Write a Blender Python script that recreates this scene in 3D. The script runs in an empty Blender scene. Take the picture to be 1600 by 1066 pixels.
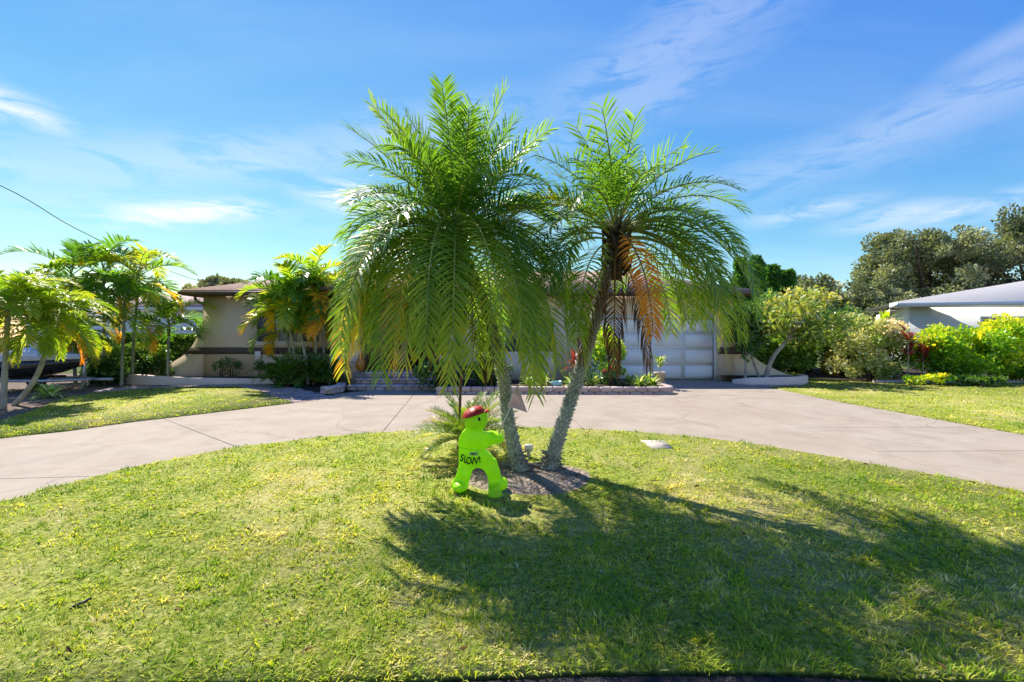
import bpy, bmesh, math, random
import numpy as np
from mathutils import Vector, Matrix
R = math.radians
sc = bpy.context.scene
COL = sc.collection
# ------------------------------------------------------------------ camera
F_PX, CAM_H, HOR = 711.0, 1.5, 525.0
cam_d = bpy.data.cameras.new('camera'); cam = bpy.data.objects.new('camera', cam_d); COL.objects.link(cam)
cam.location = (0, 0, CAM_H); cam.rotation_euler = (R(90), 0, 0)
cam_d.sensor_width = 36; cam_d.lens = F_PX / 1600 * 36
cam_d.shift_y = -(533 - HOR) / 1600
cam_d.clip_start = .05; cam_d.clip_end = 3000
sc.camera = cam
# ------------------------------------------------------------------ light
SUN_EL = R(49.5); SUN_AZ = R(-35)          # azimuth measured from +Y towards +X
sun_dir = Vector((math.sin(SUN_AZ) * math.cos(SUN_EL), math.cos(SUN_AZ) * math.cos(SUN_EL), math.sin(SUN_EL)))
sd = bpy.data.lights.new('sun', 'SUN'); sun = bpy.data.objects.new('sun', sd); COL.objects.link(sun)
sd.energy = 2.0; sd.angle = R(.53); sd.color = (1, .94, .83)
sun.rotation_euler = (-sun_dir).to_track_quat('-Z', 'Y').to_euler(); sun.location = (-10, 15, 30)
world = bpy.data.worlds.new('World'); sc.world = world; world.use_nodes = True
sc.view_settings.view_transform = 'Standard'; sc.view_settings.look = 'None'
sc.view_settings.exposure = 2.25; sc.view_settings.gamma = 1; sc.view_settings.use_curve_mapping = False
sc.render.engine = 'CYCLES'
sc.cycles.use_denoising = True
try: sc.cycles.denoiser = 'OPENIMAGEDENOISE'; sc.cycles.denoising_input_passes = 'RGB_ALBEDO_NORMAL'
except Exception: pass
sc.cycles.max_bounces = 12; sc.cycles.diffuse_bounces = 7; sc.cycles.transmission_bounces = 8; sc.cycles.transparent_max_bounces = 4

class NT:
    """small node builder"""
    def __init__(s, tree): s.t = tree; tree.nodes.clear()
    def n(s, typ, **kw):
        nd = s.t.nodes.new(typ)
        for k, v in kw.items():
            if k == 'inp':
                for i, val in v.items():
                    if isinstance(val, bpy.types.NodeSocket): s.t.links.new(val, nd.inputs[i])
                    else: nd.inputs[i].default_value = val
            else: setattr(nd, k, v)
        return nd
    def math(s, op, a, b=None, c=None, clamp=False):
        i = {0: a}
        if b is not None: i[1] = b
        if c is not None: i[2] = c
        return s.n('ShaderNodeMath', operation=op, use_clamp=clamp, inp=i).outputs[0]
    def vm(s, op, a, b=None):
        i = {0: a}
        if b is not None: i[1] = b
        return s.n('ShaderNodeVectorMath', operation=op, inp=i)
    def noise(s, vec, scale, detail=4, rough=.55, dist=0):
        return s.n('ShaderNodeTexNoise', inp={'Vector': vec, 'Scale': scale, 'Detail': detail, 'Roughness': rough, 'Distortion': dist}).outputs['Fac']
    def ramp(s, fac, stops, interp='LINEAR'):
        nd = s.n('ShaderNodeValToRGB', inp={0: fac}); cr = nd.color_ramp; cr.interpolation = interp
        while len(cr.elements) > 1: cr.elements.remove(cr.elements[-1])
        cr.elements[0].position = stops[0][0]; cr.elements[0].color = (*stops[0][1], 1)
        for p, c in stops[1:]:
            e = cr.elements.new(p); e.color = (*c, 1)
        return nd.outputs[0]
    def mix(s, fac, a, b, blend='MIX'):
        nd = s.n('ShaderNodeMix', data_type='RGBA', blend_type=blend)
        for i, v in ((0, fac), (6, a), (7, b)):
            if isinstance(v, bpy.types.NodeSocket): s.t.links.new(v, nd.inputs[i])
            else: nd.inputs[i].default_value = v if i == 0 else (*v, 1)
        return nd.outputs[2]
def sm(nt, v, a, b):   # smoothstep a..b -> 0..1
    return nt.n('ShaderNodeMapRange', interpolation_type='SMOOTHSTEP', inp={0: v, 1: a, 2: b, 3: 0, 4: 1}).outputs[0]

def build_world():
    nt = NT(world.node_tree)
    sky = nt.n('ShaderNodeTexSky', sky_type='NISHITA', sun_disc=False, sun_elevation=SUN_EL, sun_rotation=SUN_AZ,
               altitude=0, air_density=1.0, dust_density=0.0, ozone_density=2.0)
    # one tone curve per channel over the whole sky: the photograph's exposure blend deepens the blue and flattens its range
    sc_ = nt.n('ShaderNodeSeparateColor', inp={0: sky.outputs[0]}).outputs
    ch = [nt.math('MULTIPLY', nt.math('POWER', nt.math('MULTIPLY', sc_[i], 1 / c0), p), a) for i, (c0, p, a) in enumerate(((3.1, 1.7, .42), (4.7, 1.12, .96), (6.4, .26, 1.36)))]
    hs = nt.n('ShaderNodeCombineColor', inp={0: ch[0], 1: ch[1], 2: ch[2]}).outputs[0]
    d = nt.n('ShaderNodeTexCoord').outputs['Generated']
    sep = nt.n('ShaderNodeSeparateXYZ', inp={0: d})
    x, y, z = sep.outputs
    zc = nt.math('ADD', nt.math('MAXIMUM', z, 0), .12)
    plane = nt.n('ShaderNodeCombineXYZ', inp={0: nt.math('DIVIDE', x, zc), 1: nt.math('DIVIDE', y, zc), 2: 0.0})
    rot = nt.n('ShaderNodeMapping', inp={'Vector': plane.outputs[0], 'Rotation': (0, 0, R(-52)), 'Scale': (.33, 1.5, 1)}).outputs[0]
    warp = nt.n('ShaderNodeTexNoise', inp={'Vector': rot, 'Scale': .7, 'Detail': 3}).outputs['Color']
    vec = nt.vm('ADD', rot, nt.vm('MULTIPLY', warp, (.9, .5, 0)).outputs[0]).outputs[0]
    fine = nt.noise(vec, 1.5, 8, .6, .3)
    broad = nt.noise(nt.vm('ADD', rot, (3.7, 1.2, 0)).outputs[0], .42, 3, .5)
    veil = nt.math('MULTIPLY', sm(nt, fine, .34, .8), sm(nt, broad, .38, .62))
    veil = nt.math('ADD', nt.math('MULTIPLY', veil, .16), nt.math('MULTIPLY', sm(nt, broad, .3, .7), .05))   # thin high cirrus over the whole dome, plus a broad haze added for fill
    # individual brighter wisps, placed by azimuth and elevation (radians)
    az = nt.math('ARCTAN2', x, y); el = nt.math('ARCSINE', z)
    wn = nt.n('ShaderNodeCombineXYZ', inp={0: nt.math('MULTIPLY', az, 5.0), 1: nt.math('MULTIPLY', el, 19.0), 2: 0.0}).outputs[0]
    wnoise = nt.noise(wn, 1.6, 9, .62, .9)
    total = veil
    for px, py, sx, sy, rt, amt in ((290, 332, .13, .022, 12, .95), (565, 312, .10, .028, -4, 1.3), (10, 165, .07, .022, -8, .8), (370, 250, .40, .05, 12, .42), (620, 215, .35, .06, 14, .35),
                                    (100, 270, .25, .03, 4, .35), (1260, 332, .10, .016, 4, .5), (1400, 338, .08, .02, 4, .5), (1530, 326, .10, .016, 5, .55), (1590, 60, .10, .02, 12, .3),
                                    (1050, 70, .38, .07, 16, .3), (1480, 170, .42, .05, 12, .32), (1000, 150, .3, .06, 16, .3), (700, 350, .6, .05, 0, .25), (1250, 260, .45, .05, 8, .25), (200, 320, .3, .05, 5, .3)):
        a0 = math.atan2(px - 800, F_PX); e0 = math.atan2((HOR - py) * math.cos(a0), F_PX)
        da = nt.math('SUBTRACT', az, a0); de = nt.math('SUBTRACT', el, e0); c, s_ = math.cos(R(rt)), math.sin(R(rt))
        u = nt.math('DIVIDE', nt.math('ADD', nt.math('MULTIPLY', da, c), nt.math('MULTIPLY', de, s_)), sx)
        v = nt.math('DIVIDE', nt.math('SUBTRACT', nt.math('MULTIPLY', de, c), nt.math('MULTIPLY', da, s_)), sy)
        r2 = nt.math('ADD', nt.math('MULTIPLY', u, u), nt.math('MULTIPLY', v, v))
        g = nt.math('MULTIPLY', nt.math('EXPONENT', nt.math('MULTIPLY', r2, -1.0)), amt if amt > .45 else amt * .75)
        lo = .30 if amt > .45 else .25
        total = nt.math('MAXIMUM', total, nt.math('MULTIPLY', g, sm(nt, wnoise, lo, lo + .3)))
    total = nt.math('MULTIPLY', total, sm(nt, z, 0.0, .12), clamp=True)
    mixc = nt.mix(total, hs, (1.6, 1.6, 1.6))
    bg = nt.n('ShaderNodeBackground', inp={'Color': mixc, 'Strength': .15})
    out = nt.n('ShaderNodeOutputWorld'); nt.t.links.new(bg.outputs[0], out.inputs[0])
build_world()

# ------------------------------------------------------------------ helpers
def G(px, py):
    Y = CAM_H * F_PX / (py - HOR); return ((px - 800) / F_PX * Y, Y)
def P(px, py, Y): return ((px - 800) / F_PX * Y, Y, CAM_H - (py - HOR) / F_PX * Y)
def PX(px, Y): return (px - 800) / F_PX * Y
def PZ(py, Y): return CAM_H - (py - HOR) / F_PX * Y

def tag(o, label=None, cat=None, group=None, kind=None):
    if label: o['label'] = label
    if cat: o['category'] = cat
    if group: o['group'] = group
    if kind: o['kind'] = kind
    return o
def thing(name, label, cat, loc=(0, 0, 0), rz=0, group=None):
    o = bpy.data.objects.new(name, None); COL.objects.link(o); o.location = loc; o.rotation_euler = (0, 0, rz)
    o.empty_display_size = .2
    return tag(o, label, cat, group)

class MB:
    """mesh collector: V points, F faces (any size), a = per-point random value"""
    def __init__(s): s.V = []; s.F = []; s.A = []; s.M = []; s.n = 0
    def add(s, V, F, a=.5, m=0):
        V = np.asarray(V, dtype=float).reshape(-1, 3)
        s.V.append(V); s.A.append(np.broadcast_to(np.asarray(a, float), (len(V),)))
        for f in F:
            f = np.asarray(f)
            if f.ndim == 1: f = f[None]
            s.F.append(f + s.n); s.M.append(np.full(len(f), m))
        s.n += len(V); return s
    def box(s, x0, x1, y0, y1, z0, z1, m=0, a=.5):
        V = [(x, y, z) for z in (z0, z1) for y in (y0, y1) for x in (x0, x1)]
        return s.add(V, [np.array([(0, 2, 3, 1), (4, 5, 7, 6), (0, 1, 5, 4), (2, 6, 7, 3), (0, 4, 6, 2), (1, 3, 7, 5)])], a, m)
    def bbox(s, x0, x1, y0, y1, z0, z1, b=.01, m=0, a=.5, rz=0, jit=None):
        """chamfered box"""
        bm = bmesh.new(); bmesh.ops.create_cube(bm, size=1)
        for v in bm.verts:
            v.co = Vector(((x0 + x1) / 2 + v.co.x * (x1 - x0), (y0 + y1) / 2 + v.co.y * (y1 - y0), (z0 + z1) / 2 + v.co.z * (z1 - z0)))
            if jit: v.co += Vector([random.uniform(-jit, jit) for _ in range(3)])
        bmesh.ops.bevel(bm, geom=bm.edges[:], offset=b, segments=1, affect='EDGES')
        bm.verts.index_update(); V = np.array([v.co[:] for v in bm.verts])
        if rz:
            c = V.mean(0); c_, s_ = math.cos(rz), math.sin(rz); d = V - c; V = c + np.c_[d[:, 0] * c_ - d[:, 1] * s_, d[:, 0] * s_ + d[:, 1] * c_, d[:, 2]]
        F = [np.array([v.index for v in f.verts]) for f in bm.faces]; bm.free()
        return s.add(V, F, a, m)
    def tube(s, pts, rad, k=8, m=0, a=.5, cap=True):
        pts = np.asarray(pts, float); n = len(pts); rad = np.broadcast_to(rad, (n,))
        T = np.gradient(pts, axis=0); T /= np.linalg.norm(T, axis=1)[:, None] + 1e-9
        u = np.cross(T[0], (0, 0, 1.)); 
        if np.linalg.norm(u) < .1: u = np.array((1., 0, 0))
        V = []
        for i in range(n):
            u = u - T[i] * np.dot(u, T[i]); u /= np.linalg.norm(u); w = np.cross(T[i], u)
            an = np.arange(k) * 2 * math.pi / k
            V.append(pts[i] + rad[i] * (np.cos(an)[:, None] * u + np.sin(an)[:, None] * w))
        V = np.concatenate(V); i = np.arange(n - 1)[:, None] * k; j = np.arange(k)[None]; j2 = (j + 1) % k
        Q = np.stack([i + j, i + j2, i + k + j2, i + k + j], -1).reshape(-1, 4)
        F = [Q]
        if cap: F += [np.arange(k)[::-1], np.arange(k) + (n - 1) * k]
        return s.add(V, F, a, m)
    def prism(s, poly, y0, y1, m=0, axis='y'):
        """polygon (u,v) extruded; axis y: u=x v=z; axis z: u=x v=y between z=y0..y1; axis x: u=y v=z"""
        n = len(poly); A = []
        for t in (y0, y1):
            for u, v in poly: A.append((u, t, v) if axis == 'y' else ((u, v, t) if axis == 'z' else (t, u, v)))
        i = np.arange(n); j = (i + 1) % n
        return s.add(A, [i, i[::-1] + n, np.stack([i, i + n, j + n, j], -1)], .5, m)
    def build(s, name, mat, parent=None, smooth=False, fixn=False):
        me = bpy.data.meshes.new(name)
        V = np.concatenate(s.V) if s.V else np.zeros((0, 3))
        me.vertices.add(len(V)); me.vertices.foreach_set('co', V.astype(np.float32).ravel())
        li = np.concatenate([f.ravel() for f in s.F]); cnt = np.concatenate([np.full(len(f), f.shape[1]) for f in s.F])
        me.loops.add(len(li)); me.loops.foreach_set('vertex_index', li.astype(np.int32))
        me.polygons.add(len(cnt)); st = np.concatenate([[0], np.cumsum(cnt)[:-1]])
        me.polygons.foreach_set('loop_start', st.astype(np.int32)); me.polygons.foreach_set('loop_total', cnt.astype(np.int32))
        mats = mat if isinstance(mat, (list, tuple)) else [mat]
        for m_ in mats: me.materials.append(m_)
        if len(mats) > 1: me.polygons.foreach_set('material_index', np.concatenate(s.M).astype(np.int32))
        me.update(calc_edges=True)
        at = me.attributes.new('rnd', 'FLOAT', 'POINT'); at.data.foreach_set('value', np.concatenate(s.A).astype(np.float32))
        if fixn:
            bm = bmesh.new(); bm.from_mesh(me); bmesh.ops.recalc_face_normals(bm, faces=bm.faces[:]); bm.to_mesh(me); bm.free()
        if smooth: me.polygons.foreach_set('use_smooth', np.ones(len(cnt), bool))
        me.validate()
        o = bpy.data.objects.new(name, me); COL.objects.link(o)
        if parent: o.parent = parent
        return o
def copy_tree(o, parent=None):
    c = o.copy(); COL.objects.link(c)
    if parent: c.parent = parent
    for ch in list(o.children): copy_tree(ch, c)
    return c

# ------------------------------------------------------------------ materials
def mat(name, fn):
    m = bpy.data.materials.new(name); m.use_nodes = True; nt = NT(m.node_tree)
    sh = fn(nt); out = nt.n('ShaderNodeOutputMaterial'); nt.t.links.new(sh, out.inputs[0]); return m
def oc(nt): return nt.n('ShaderNodeTexCoord').outputs['Object']
def pos(nt): return nt.n('ShaderNodeNewGeometry').outputs['Position']
def bsdf(nt, col, rough=.8, spec=.3, bump=None, bstr=.3, bdist=.01, **kw):
    i = {'Base Color': col if isinstance(col, bpy.types.NodeSocket) else (*col, 1), 'Roughness': rough, 'Specular IOR Level': spec}
    i.update(kw)
    if bump is not None:
        i['Normal'] = nt.n('ShaderNodeBump', inp={'Height': bump, 'Strength': bstr, 'Distance': bdist}).outputs[0]
    return nt.n('ShaderNodeBsdfPrincipled', inp=i).outputs[0]
def plain(name, col, rough=.7, spec=.3, var=.12, scale=8, bstr=.15, **kw):
    def f(nt):
        p = oc(nt); n1 = nt.noise(p, scale, 6); c2 = tuple(c * (1 - var * 2) for c in col); c3 = tuple(min(1, c * (1 + var)) for c in col)
        return bsdf(nt, nt.ramp(n1, [(.3, c2), (.7, c3)]), rough, spec, nt.noise(p, scale * 9, 4), bstr, .004, **kw)
    return mat(name, f)
def leafmat(name, stops, trans=.46, rough=.38, spec=.45, tboost=1.7, noise=0.25):
    def f(nt):
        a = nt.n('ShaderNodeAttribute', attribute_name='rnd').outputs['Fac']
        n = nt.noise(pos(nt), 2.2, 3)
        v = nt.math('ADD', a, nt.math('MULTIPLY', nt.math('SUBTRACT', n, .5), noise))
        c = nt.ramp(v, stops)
        pb = bsdf(nt, c, rough, spec)
        tc = nt.n('ShaderNodeMix', data_type='RGBA', blend_type='MULTIPLY', inp={0: 1.0, 6: c, 7: (tboost * 1.25, tboost * 1.1, tboost * .45, 1)}).outputs[2]
        tr = nt.n('ShaderNodeBsdfTranslucent', inp={0: tc}).outputs[0]
        return nt.n('ShaderNodeMixShader', inp={0: trans, 1: pb, 2: tr}).outputs[0]
    return mat(name, f)
M = {}
def f_concrete(nt):
    p = pos(nt)
    big = nt.noise(p, .35, 5, .6, .4); mid = nt.noise(p, 1.7, 8, .65, .6); fine = nt.noise(p, 60, 4)
    st = nt.n('ShaderNodeMapping', inp={'Vector': p, 'Scale': (.25, 1.6, 1)}).outputs[0]; streak = nt.noise(st, 1.1, 7, .6, .5)
    c = nt.ramp(mid, [(.28, (.245, .197, .150)), (.5, (.318, .262, .203)), (.72, (.362, .304, .240))])
    c = nt.mix(sm(nt, big, .5, .72), c, (.40, .30, .25)) if False else nt.mix(nt.math('MULTIPLY', sm(nt, big, .48, .7), .55), c, (.30, .22, .16))
    c = nt.mix(nt.math('MULTIPLY', sm(nt, streak, .58, .78), .45), c, (.27, .22, .19))
    sp = nt.noise(p, 9, 3, .5); c = nt.mix(nt.math('MULTIPLY', sm(nt, sp, .66, .74), .35), c, (.22, .18, .15))
    wv = nt.vm('ADD', p, nt.vm('MULTIPLY', nt.n('ShaderNodeTexNoise', inp={'Vector': p, 'Scale': 1.3, 'Detail': 6}).outputs['Color'], (.9, .9, 0)).outputs[0]).outputs[0]
    vo = nt.n('ShaderNodeTexVoronoi', feature='DISTANCE_TO_EDGE', inp={'Vector': wv, 'Scale': .21}).outputs['Distance']
    crack = nt.math('MULTIPLY', nt.math('SUBTRACT', 1.0, sm(nt, vo, .0012, .0045)), sm(nt, nt.noise(p, .5, 2), .45, .55))
    c = nt.mix(nt.math('MULTIPLY', crack, .42), c, (.11, .09, .075))
    blot = nt.noise(nt.n('ShaderNodeMapping', inp={'Vector': p, 'Scale': (.9, 2.2, 1)}).outputs[0], .8, 8, .7, 1.2)
    c = nt.mix(nt.math('MULTIPLY', sm(nt, blot, .6, .7), .45), c, (.17, .13, .11))
    c = nt.mix(nt.math('MULTIPLY', fine, .25), c, (.27, .22, .185))
    return bsdf(nt, c, .85, .25, nt.math('ADD', fine, nt.math('MULTIPLY', mid, .5)), .25, .006)
M['concrete'] = mat('driveway_concrete', f_concrete)
def f_lawn(nt):
    p = pos(nt); a = nt.noise(p, .8, 5, .6, .3); b = nt.noise(p, 26, 5, .7)
    c = nt.ramp(b, [(.3, (.05, .07, .010)), (.5, (.20, .24, .035)), (.7, (.44, .43, .13))])  # darkest stop paints in the shade of the gaps between blades
    c = nt.mix(nt.math('MULTIPLY', sm(nt, a, .42, .7), .6), c, (.42, .33, .17))
    return bsdf(nt, c, .95, .1, b, .8, .03)
M['lawn'] = mat('lawn_thatch', f_lawn)
def f_blade(nt):
    p = pos(nt); a = nt.n('ShaderNodeAttribute', attribute_name='rnd').outputs['Fac']
    n = nt.noise(p, .75, 5, .6, .5); n2 = nt.noise(p, 3.0, 5, .65); n3 = nt.noise(p, 11, 3, .6)
    v = nt.math('ADD', nt.math('MULTIPLY', n, 1.35), nt.math('MULTIPLY', n2, 1.1))
    v = nt.math('ADD', v, nt.math('MULTIPLY', n3, .5))
    v = nt.math('ADD', v, nt.math('MULTIPLY', a, .40))
    v = nt.math('SUBTRACT', v, 1.15)
    c = nt.ramp(v, [(.05, (.115, .24, .010)), (.34, (.25, .38, .016)), (.54, (.41, .46, .035)), (.69, (.54, .52, .09)), (.82, (.68, .60, .27)), (.97, (.78, .69, .42))])
    pb = bsdf(nt, c, .55, .25)
    tr = nt.n('ShaderNodeBsdfTranslucent', inp={0: nt.n('ShaderNodeMix', data_type='RGBA', blend_type='MULTIPLY', inp={0: 1.0, 6: c, 7: (1.7, 1.6, .7, 1)}).outputs[2]}).outputs[0]
    return nt.n('ShaderNodeMixShader', inp={0: .4, 1: pb, 2: tr}).outputs[0]
M['blade'] = mat('grass_blades', f_blade)
def f_soil(c1, c2, c3, sc_=14):
    def f(nt):
        p = pos(nt); b = nt.noise(p, sc_, 8, .7); v = nt.n('ShaderNodeTexVoronoi', inp={'Vector': p, 'Scale': sc_ * 2.5}).outputs['Distance']
        c = nt.ramp(b, [(.3, c1), (.5, c2), (.72, c3)])
        return bsdf(nt, c, .95, .1, nt.math('ADD', b, v), .9, .03)
    return f
M['soil'] = mat('sandy_soil', f_soil((.14, .105, .08), (.28, .22, .18), (.44, .36, .31), 11))
M['mulch'] = mat('dark_mulch', f_soil((.02, .015, .012), (.055, .04, .03), (.13, .095, .075), 16))
M['ground'] = mat('yard_ground', f_soil((.03, .05, .012), (.07, .095, .025), (.16, .15, .06), 5))
M['litter'] = mat('leaf_litter', f_soil((.07, .05, .04), (.17, .125, .10), (.36, .30, .25), 9))
M['asphalt'] = mat('asphalt', f_soil((.025, .025, .028), (.045, .045, .05), (.085, .085, .09), 60))
def f_stucco(col):
    def f(nt):
        p = pos(nt); a = nt.noise(p, .7, 6, .6); b = nt.noise(p, 45, 5, .7)
        st = nt.n('ShaderNodeMapping', inp={'Vector': p, 'Scale': (2.2, 1, .3)}).outputs[0]; s = nt.noise(st, 1.5, 5, .6)
        c = nt.ramp(a, [(.3, tuple(k * .9 for k in col)), (.7, tuple(k * 1.06 for k in col))])
        c = nt.mix(nt.math('MULTIPLY', sm(nt, s, .55, .8), .25), c, tuple(k * .7 for k in col))
        return bsdf(nt, c, .9, .15, b, .35, .01)
    return f
M['stucco'] = mat('tan_stucco', f_stucco((.87, .69, .54)))
M['bedwall'] = mat('planter_stucco', f_stucco((.74, .59, .50)))
M['stucco2'] = mat('grey_stucco', f_stucco((.74, .74, .76)))
M['stucco3'] = mat('pale_grey_stucco', f_stucco((.84, .85, .84)))
M['band'] = plain('brown_band', (.13, .10, .082), .85, .2)
M['fascia'] = plain('brown_fascia', (.115, .075, .06), .5, .4, bstr=.05)
M['soffit'] = plain('brown_soffit', (.16, .12, .09), .8, .2)
M['white'] = plain('white_paint', (.78, .78, .79), .45, .4, .03, 3, .04)
M['garage'] = plain('garage_white', (.88, .87, .86), .4, .4, .03, 2, .04)
M['winframe'] = plain('white_vinyl', (.8, .8, .8), .4, .4, .03)
M['glass'] = mat('window_glass', lambda nt: bsdf(nt, nt.ramp(nt.noise(pos(nt), 1.1, 3), [(.35, (.05, .06, .07)), (.65, (.16, .17, .18))]), .06, .8))
M['curtain'] = plain('grey_blind', (.42, .42, .44), .35, .6, .1, 2)
M['door'] = plain('dark_wood_door', (.10, .055, .035), .45, .4, .2, 4)
M['black'] = plain('black_metal', (.02, .02, .022), .4, .5, .05)
def f_shingle(c1, c2, c3, sx, sy):
    def f(nt):
        p = oc(nt)
        mp = nt.n('ShaderNodeMapping', inp={'Vector': p, 'Scale': (sx, sy, 1)}).outputs[0]
        br = nt.n('ShaderNodeTexBrick', inp={'Vector': mp, 'Color1': (*c1, 1), 'Color2': (*c2, 1), 'Mortar': (*c3, 1), 'Scale': 1.0, 'Mortar Size': .025, 'Brick Width': .5, 'Row Height': .25, 'Bias': .1})
        n = nt.noise(p, 3, 5); c = nt.mix(nt.math('MULTIPLY', n, .5), br.outputs[0], tuple(k * .7 for k in c1))
        return bsdf(nt, c, .85, .2, br.outputs['Fac'], -.25, .01)
    return f
M['roof'] = mat('terracotta_tiles', f_shingle((.40, .25, .18), (.50, .34, .26), (.25, .15, .11), 1.6, 1.6))
M['roof_pink'] = mat('pink_tiles', f_shingle((.46, .30, .27), (.55, .38, .34), (.3, .2, .18), 1.6, 1.6))
M['roof_grey'] = mat('grey_shingles', f_shingle((.68, .62, .59), (.76, .70, .67), (.46, .42, .40), 3.4, 4.4))
def f_block(nt):
    p = pos(nt); a = nt.noise(p, 3, 5, .6); b = nt.noise(p, 38, 5, .7); r = nt.n('ShaderNodeObjectInfo').outputs['Random']
    c = nt.ramp(nt.math('ADD', nt.math('MULTIPLY', a, .6), nt.math('MULTIPLY', r, .4)), [(.2, (.36, .27, .24)), (.5, (.50, .385, .345)), (.8, (.58, .48, .44))])
    c = nt.mix(nt.math('MULTIPLY', sm(nt, b, .55, .75), .4), c, (.25, .19, .17))
    return bsdf(nt, c, .92, .15, b, .6, .015)
M['block'] = mat('wall_block', f_block)
def f_paver(nt):
    a = nt.n('ShaderNodeAttribute', attribute_name='rnd').outputs['Fac']; b = nt.noise(pos(nt), 30, 5, .7)
    c = nt.ramp(a, [(.0, (.26, .19, .17)), (.5, (.36, .275, .25)), (1, (.46, .38, .36))])
    c = nt.mix(nt.math('MULTIPLY', sm(nt, b, .5, .75), .35), c, (.2, .15, .13))
    return bsdf(nt, c, .9, .15, b, .5, .01)
M['paver'] = mat('brick_paver', f_paver)
def f_trunk(nt):
    p = oc(nt); a = nt.noise(p, 5, 6, .65); b = nt.noise(p, 40, 5, .7); r = nt.n('ShaderNodeAttribute', attribute_name='rnd').outputs['Fac']
    c = nt.ramp(nt.math('ADD', nt.math('MULTIPLY', a, .55), nt.math('MULTIPLY', r, .5)), [(.25, (.12, .105, .085)), (.5, (.31, .30, .245)), (.75, (.62, .61, .52))])
    return bsdf(nt, c, .9, .15, nt.math('ADD', a, b), .7, .015)
M['trunk'] = mat('palm_trunk', f_trunk)
M['bark'] = plain('dark_bark', (.10, .08, .065), .95, .1, .3, 9, .8)
M['pale_bark'] = plain('pale_bark', (.46, .41, .36), .85, .2, .22, 7, .5)
M['areca_stem'] = plain('areca_stem', (.34, .36, .27), .6, .3, .2, 6, .2)
M['crownshaft'] = plain('crownshaft', (.16, .24, .05), .5, .35, .15, 5, .1)
M['husk'] = plain('dry_husk', (.16, .105, .065), .9, .15, .3, 10, .6)
M['rachis'] = plain('leaf_rib', (.36, .38, .08), .5, .35, .2, 6, .1)
M['rachis_dry'] = plain('dry_rib', (.30, .17, .06), .7, .2, .2, 6, .1)
GREEN = [(0, (0.037, 0.119, 0.022)), (0.3, (0.094, 0.206, 0.022)), (0.55, (0.175, 0.306, 0.025)), (0.75, (0.300, 0.388, 0.031)), (0.9, (0.575, 0.450, 0.037)), (1, (0.625, 0.300, 0.050))]
M['palm'] = leafmat('palm_leaflets', GREEN, .52, .36, .4, 1.8)
M['dryleaf'] = leafmat('dry_orange_frond', [(0, (.58, .14, .010)), (.5, (.76, .22, .012)), (1, (.82, .34, .03))], .42, .6, .2, 1.0)
M['deadleaf'] = leafmat('dead_brown_frond', [(0, (.055, .032, .018)), (.5, (.12, .068, .036)), (1, (.22, .13, .07))], .25, .8, .1, 1.0)
M['areca'] = leafmat('areca_leaflets', [(0, (0.042, 0.126, 0.019)), (0.3, (0.090, 0.228, 0.022)), (0.55, (0.204, 0.360, 0.026)), (0.78, (0.432, 0.456, 0.036)), (0.92, (0.696, 0.504, 0.036)), (1, (0.720, 0.396, 0.036))], .46, .26, .6, 1.7)
M['sago'] = leafmat('sago_leaflets', [(0, (0.052, 0.104, 0.025)), (0.5, (0.125, 0.229, 0.031)), (0.8, (0.354, 0.395, 0.062)), (1, (0.416, 0.229, 0.104))], .35, .4, .5)
M['oak'] = leafmat('oak_leaves', [(0, (.08, .11, .06)), (.5, (.20, .245, .135)), (1, (.44, .47, .30))], .32, .45, .4, 1.2)
M['cypress'] = leafmat('cypress_leaves', [(0, (0.031, 0.104, 0.026)), (0.5, (0.073, 0.221, 0.036)), (1, (0.182, 0.364, 0.052))], .25, .55, .25)
M['hedge'] = leafmat('hedge_leaves', [(0, (0.025, 0.070, 0.020)), (0.5, (0.070, 0.164, 0.031)), (1, (0.214, 0.378, 0.050))], .3, .3, .55)
M['darkbush'] = leafmat('dark_bush_leaves', [(0, (0.028, 0.071, 0.028)), (0.5, (0.071, 0.167, 0.043)), (1, (0.167, 0.309, 0.071))], .28, .3, .5)
M['plumeria'] = leafmat('pale_tree_leaves', [(0, (.08, .16, .025)), (.35, (.18, .29, .045)), (.65, (.36, .44, .11)), (.85, (.52, .52, .10)), (1, (.66, .60, .34))], .38, .35, .5, 1.3)
M['variegated'] = leafmat('variegated_leaves', [(0, (.09, .19, .03)), (.3, (.24, .38, .07)), (.55, (.50, .56, .23)), (.8, (.76, .74, .50)), (1, (.76, .58, .48))], .36, .4, .4, 1.2)
M['croton'] = leafmat('bright_bush_leaves', [(0, (0.058, 0.173, 0.019)), (0.4, (0.173, 0.384, 0.023)), (0.7, (0.422, 0.576, 0.029)), (1, (0.850, 0.768, 0.058))], .42, .35, .45, 1.5)
M['lily'] = leafmat('border_leaves', [(0, (0.053, 0.140, 0.026)), (0.5, (0.193, 0.333, 0.044)), (0.8, (0.525, 0.630, 0.193)), (1, (0.850, 0.850, 0.490))], .38, .35, .45, 1.4)
M['red'] = leafmat('red_leaves', [(0, (0.108, 0.022, 0.026)), (0.6, (0.288, 0.042, 0.048)), (1, (0.504, 0.120, 0.096))], .35, .35, .5, 1.3)
M['yellow'] = leafmat('yellow_leaves', [(0, (.16, .14, .015)), (.6, (.45, .30, .02)), (1, (.55, .40, .04))], .4, .4, .4, 1.2)
M['flower'] = leafmat('red_flowers', [(0, (.45, .02, .03)), (1, (.6, .12, .10))], .3, .5, .3, 1.0)
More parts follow.
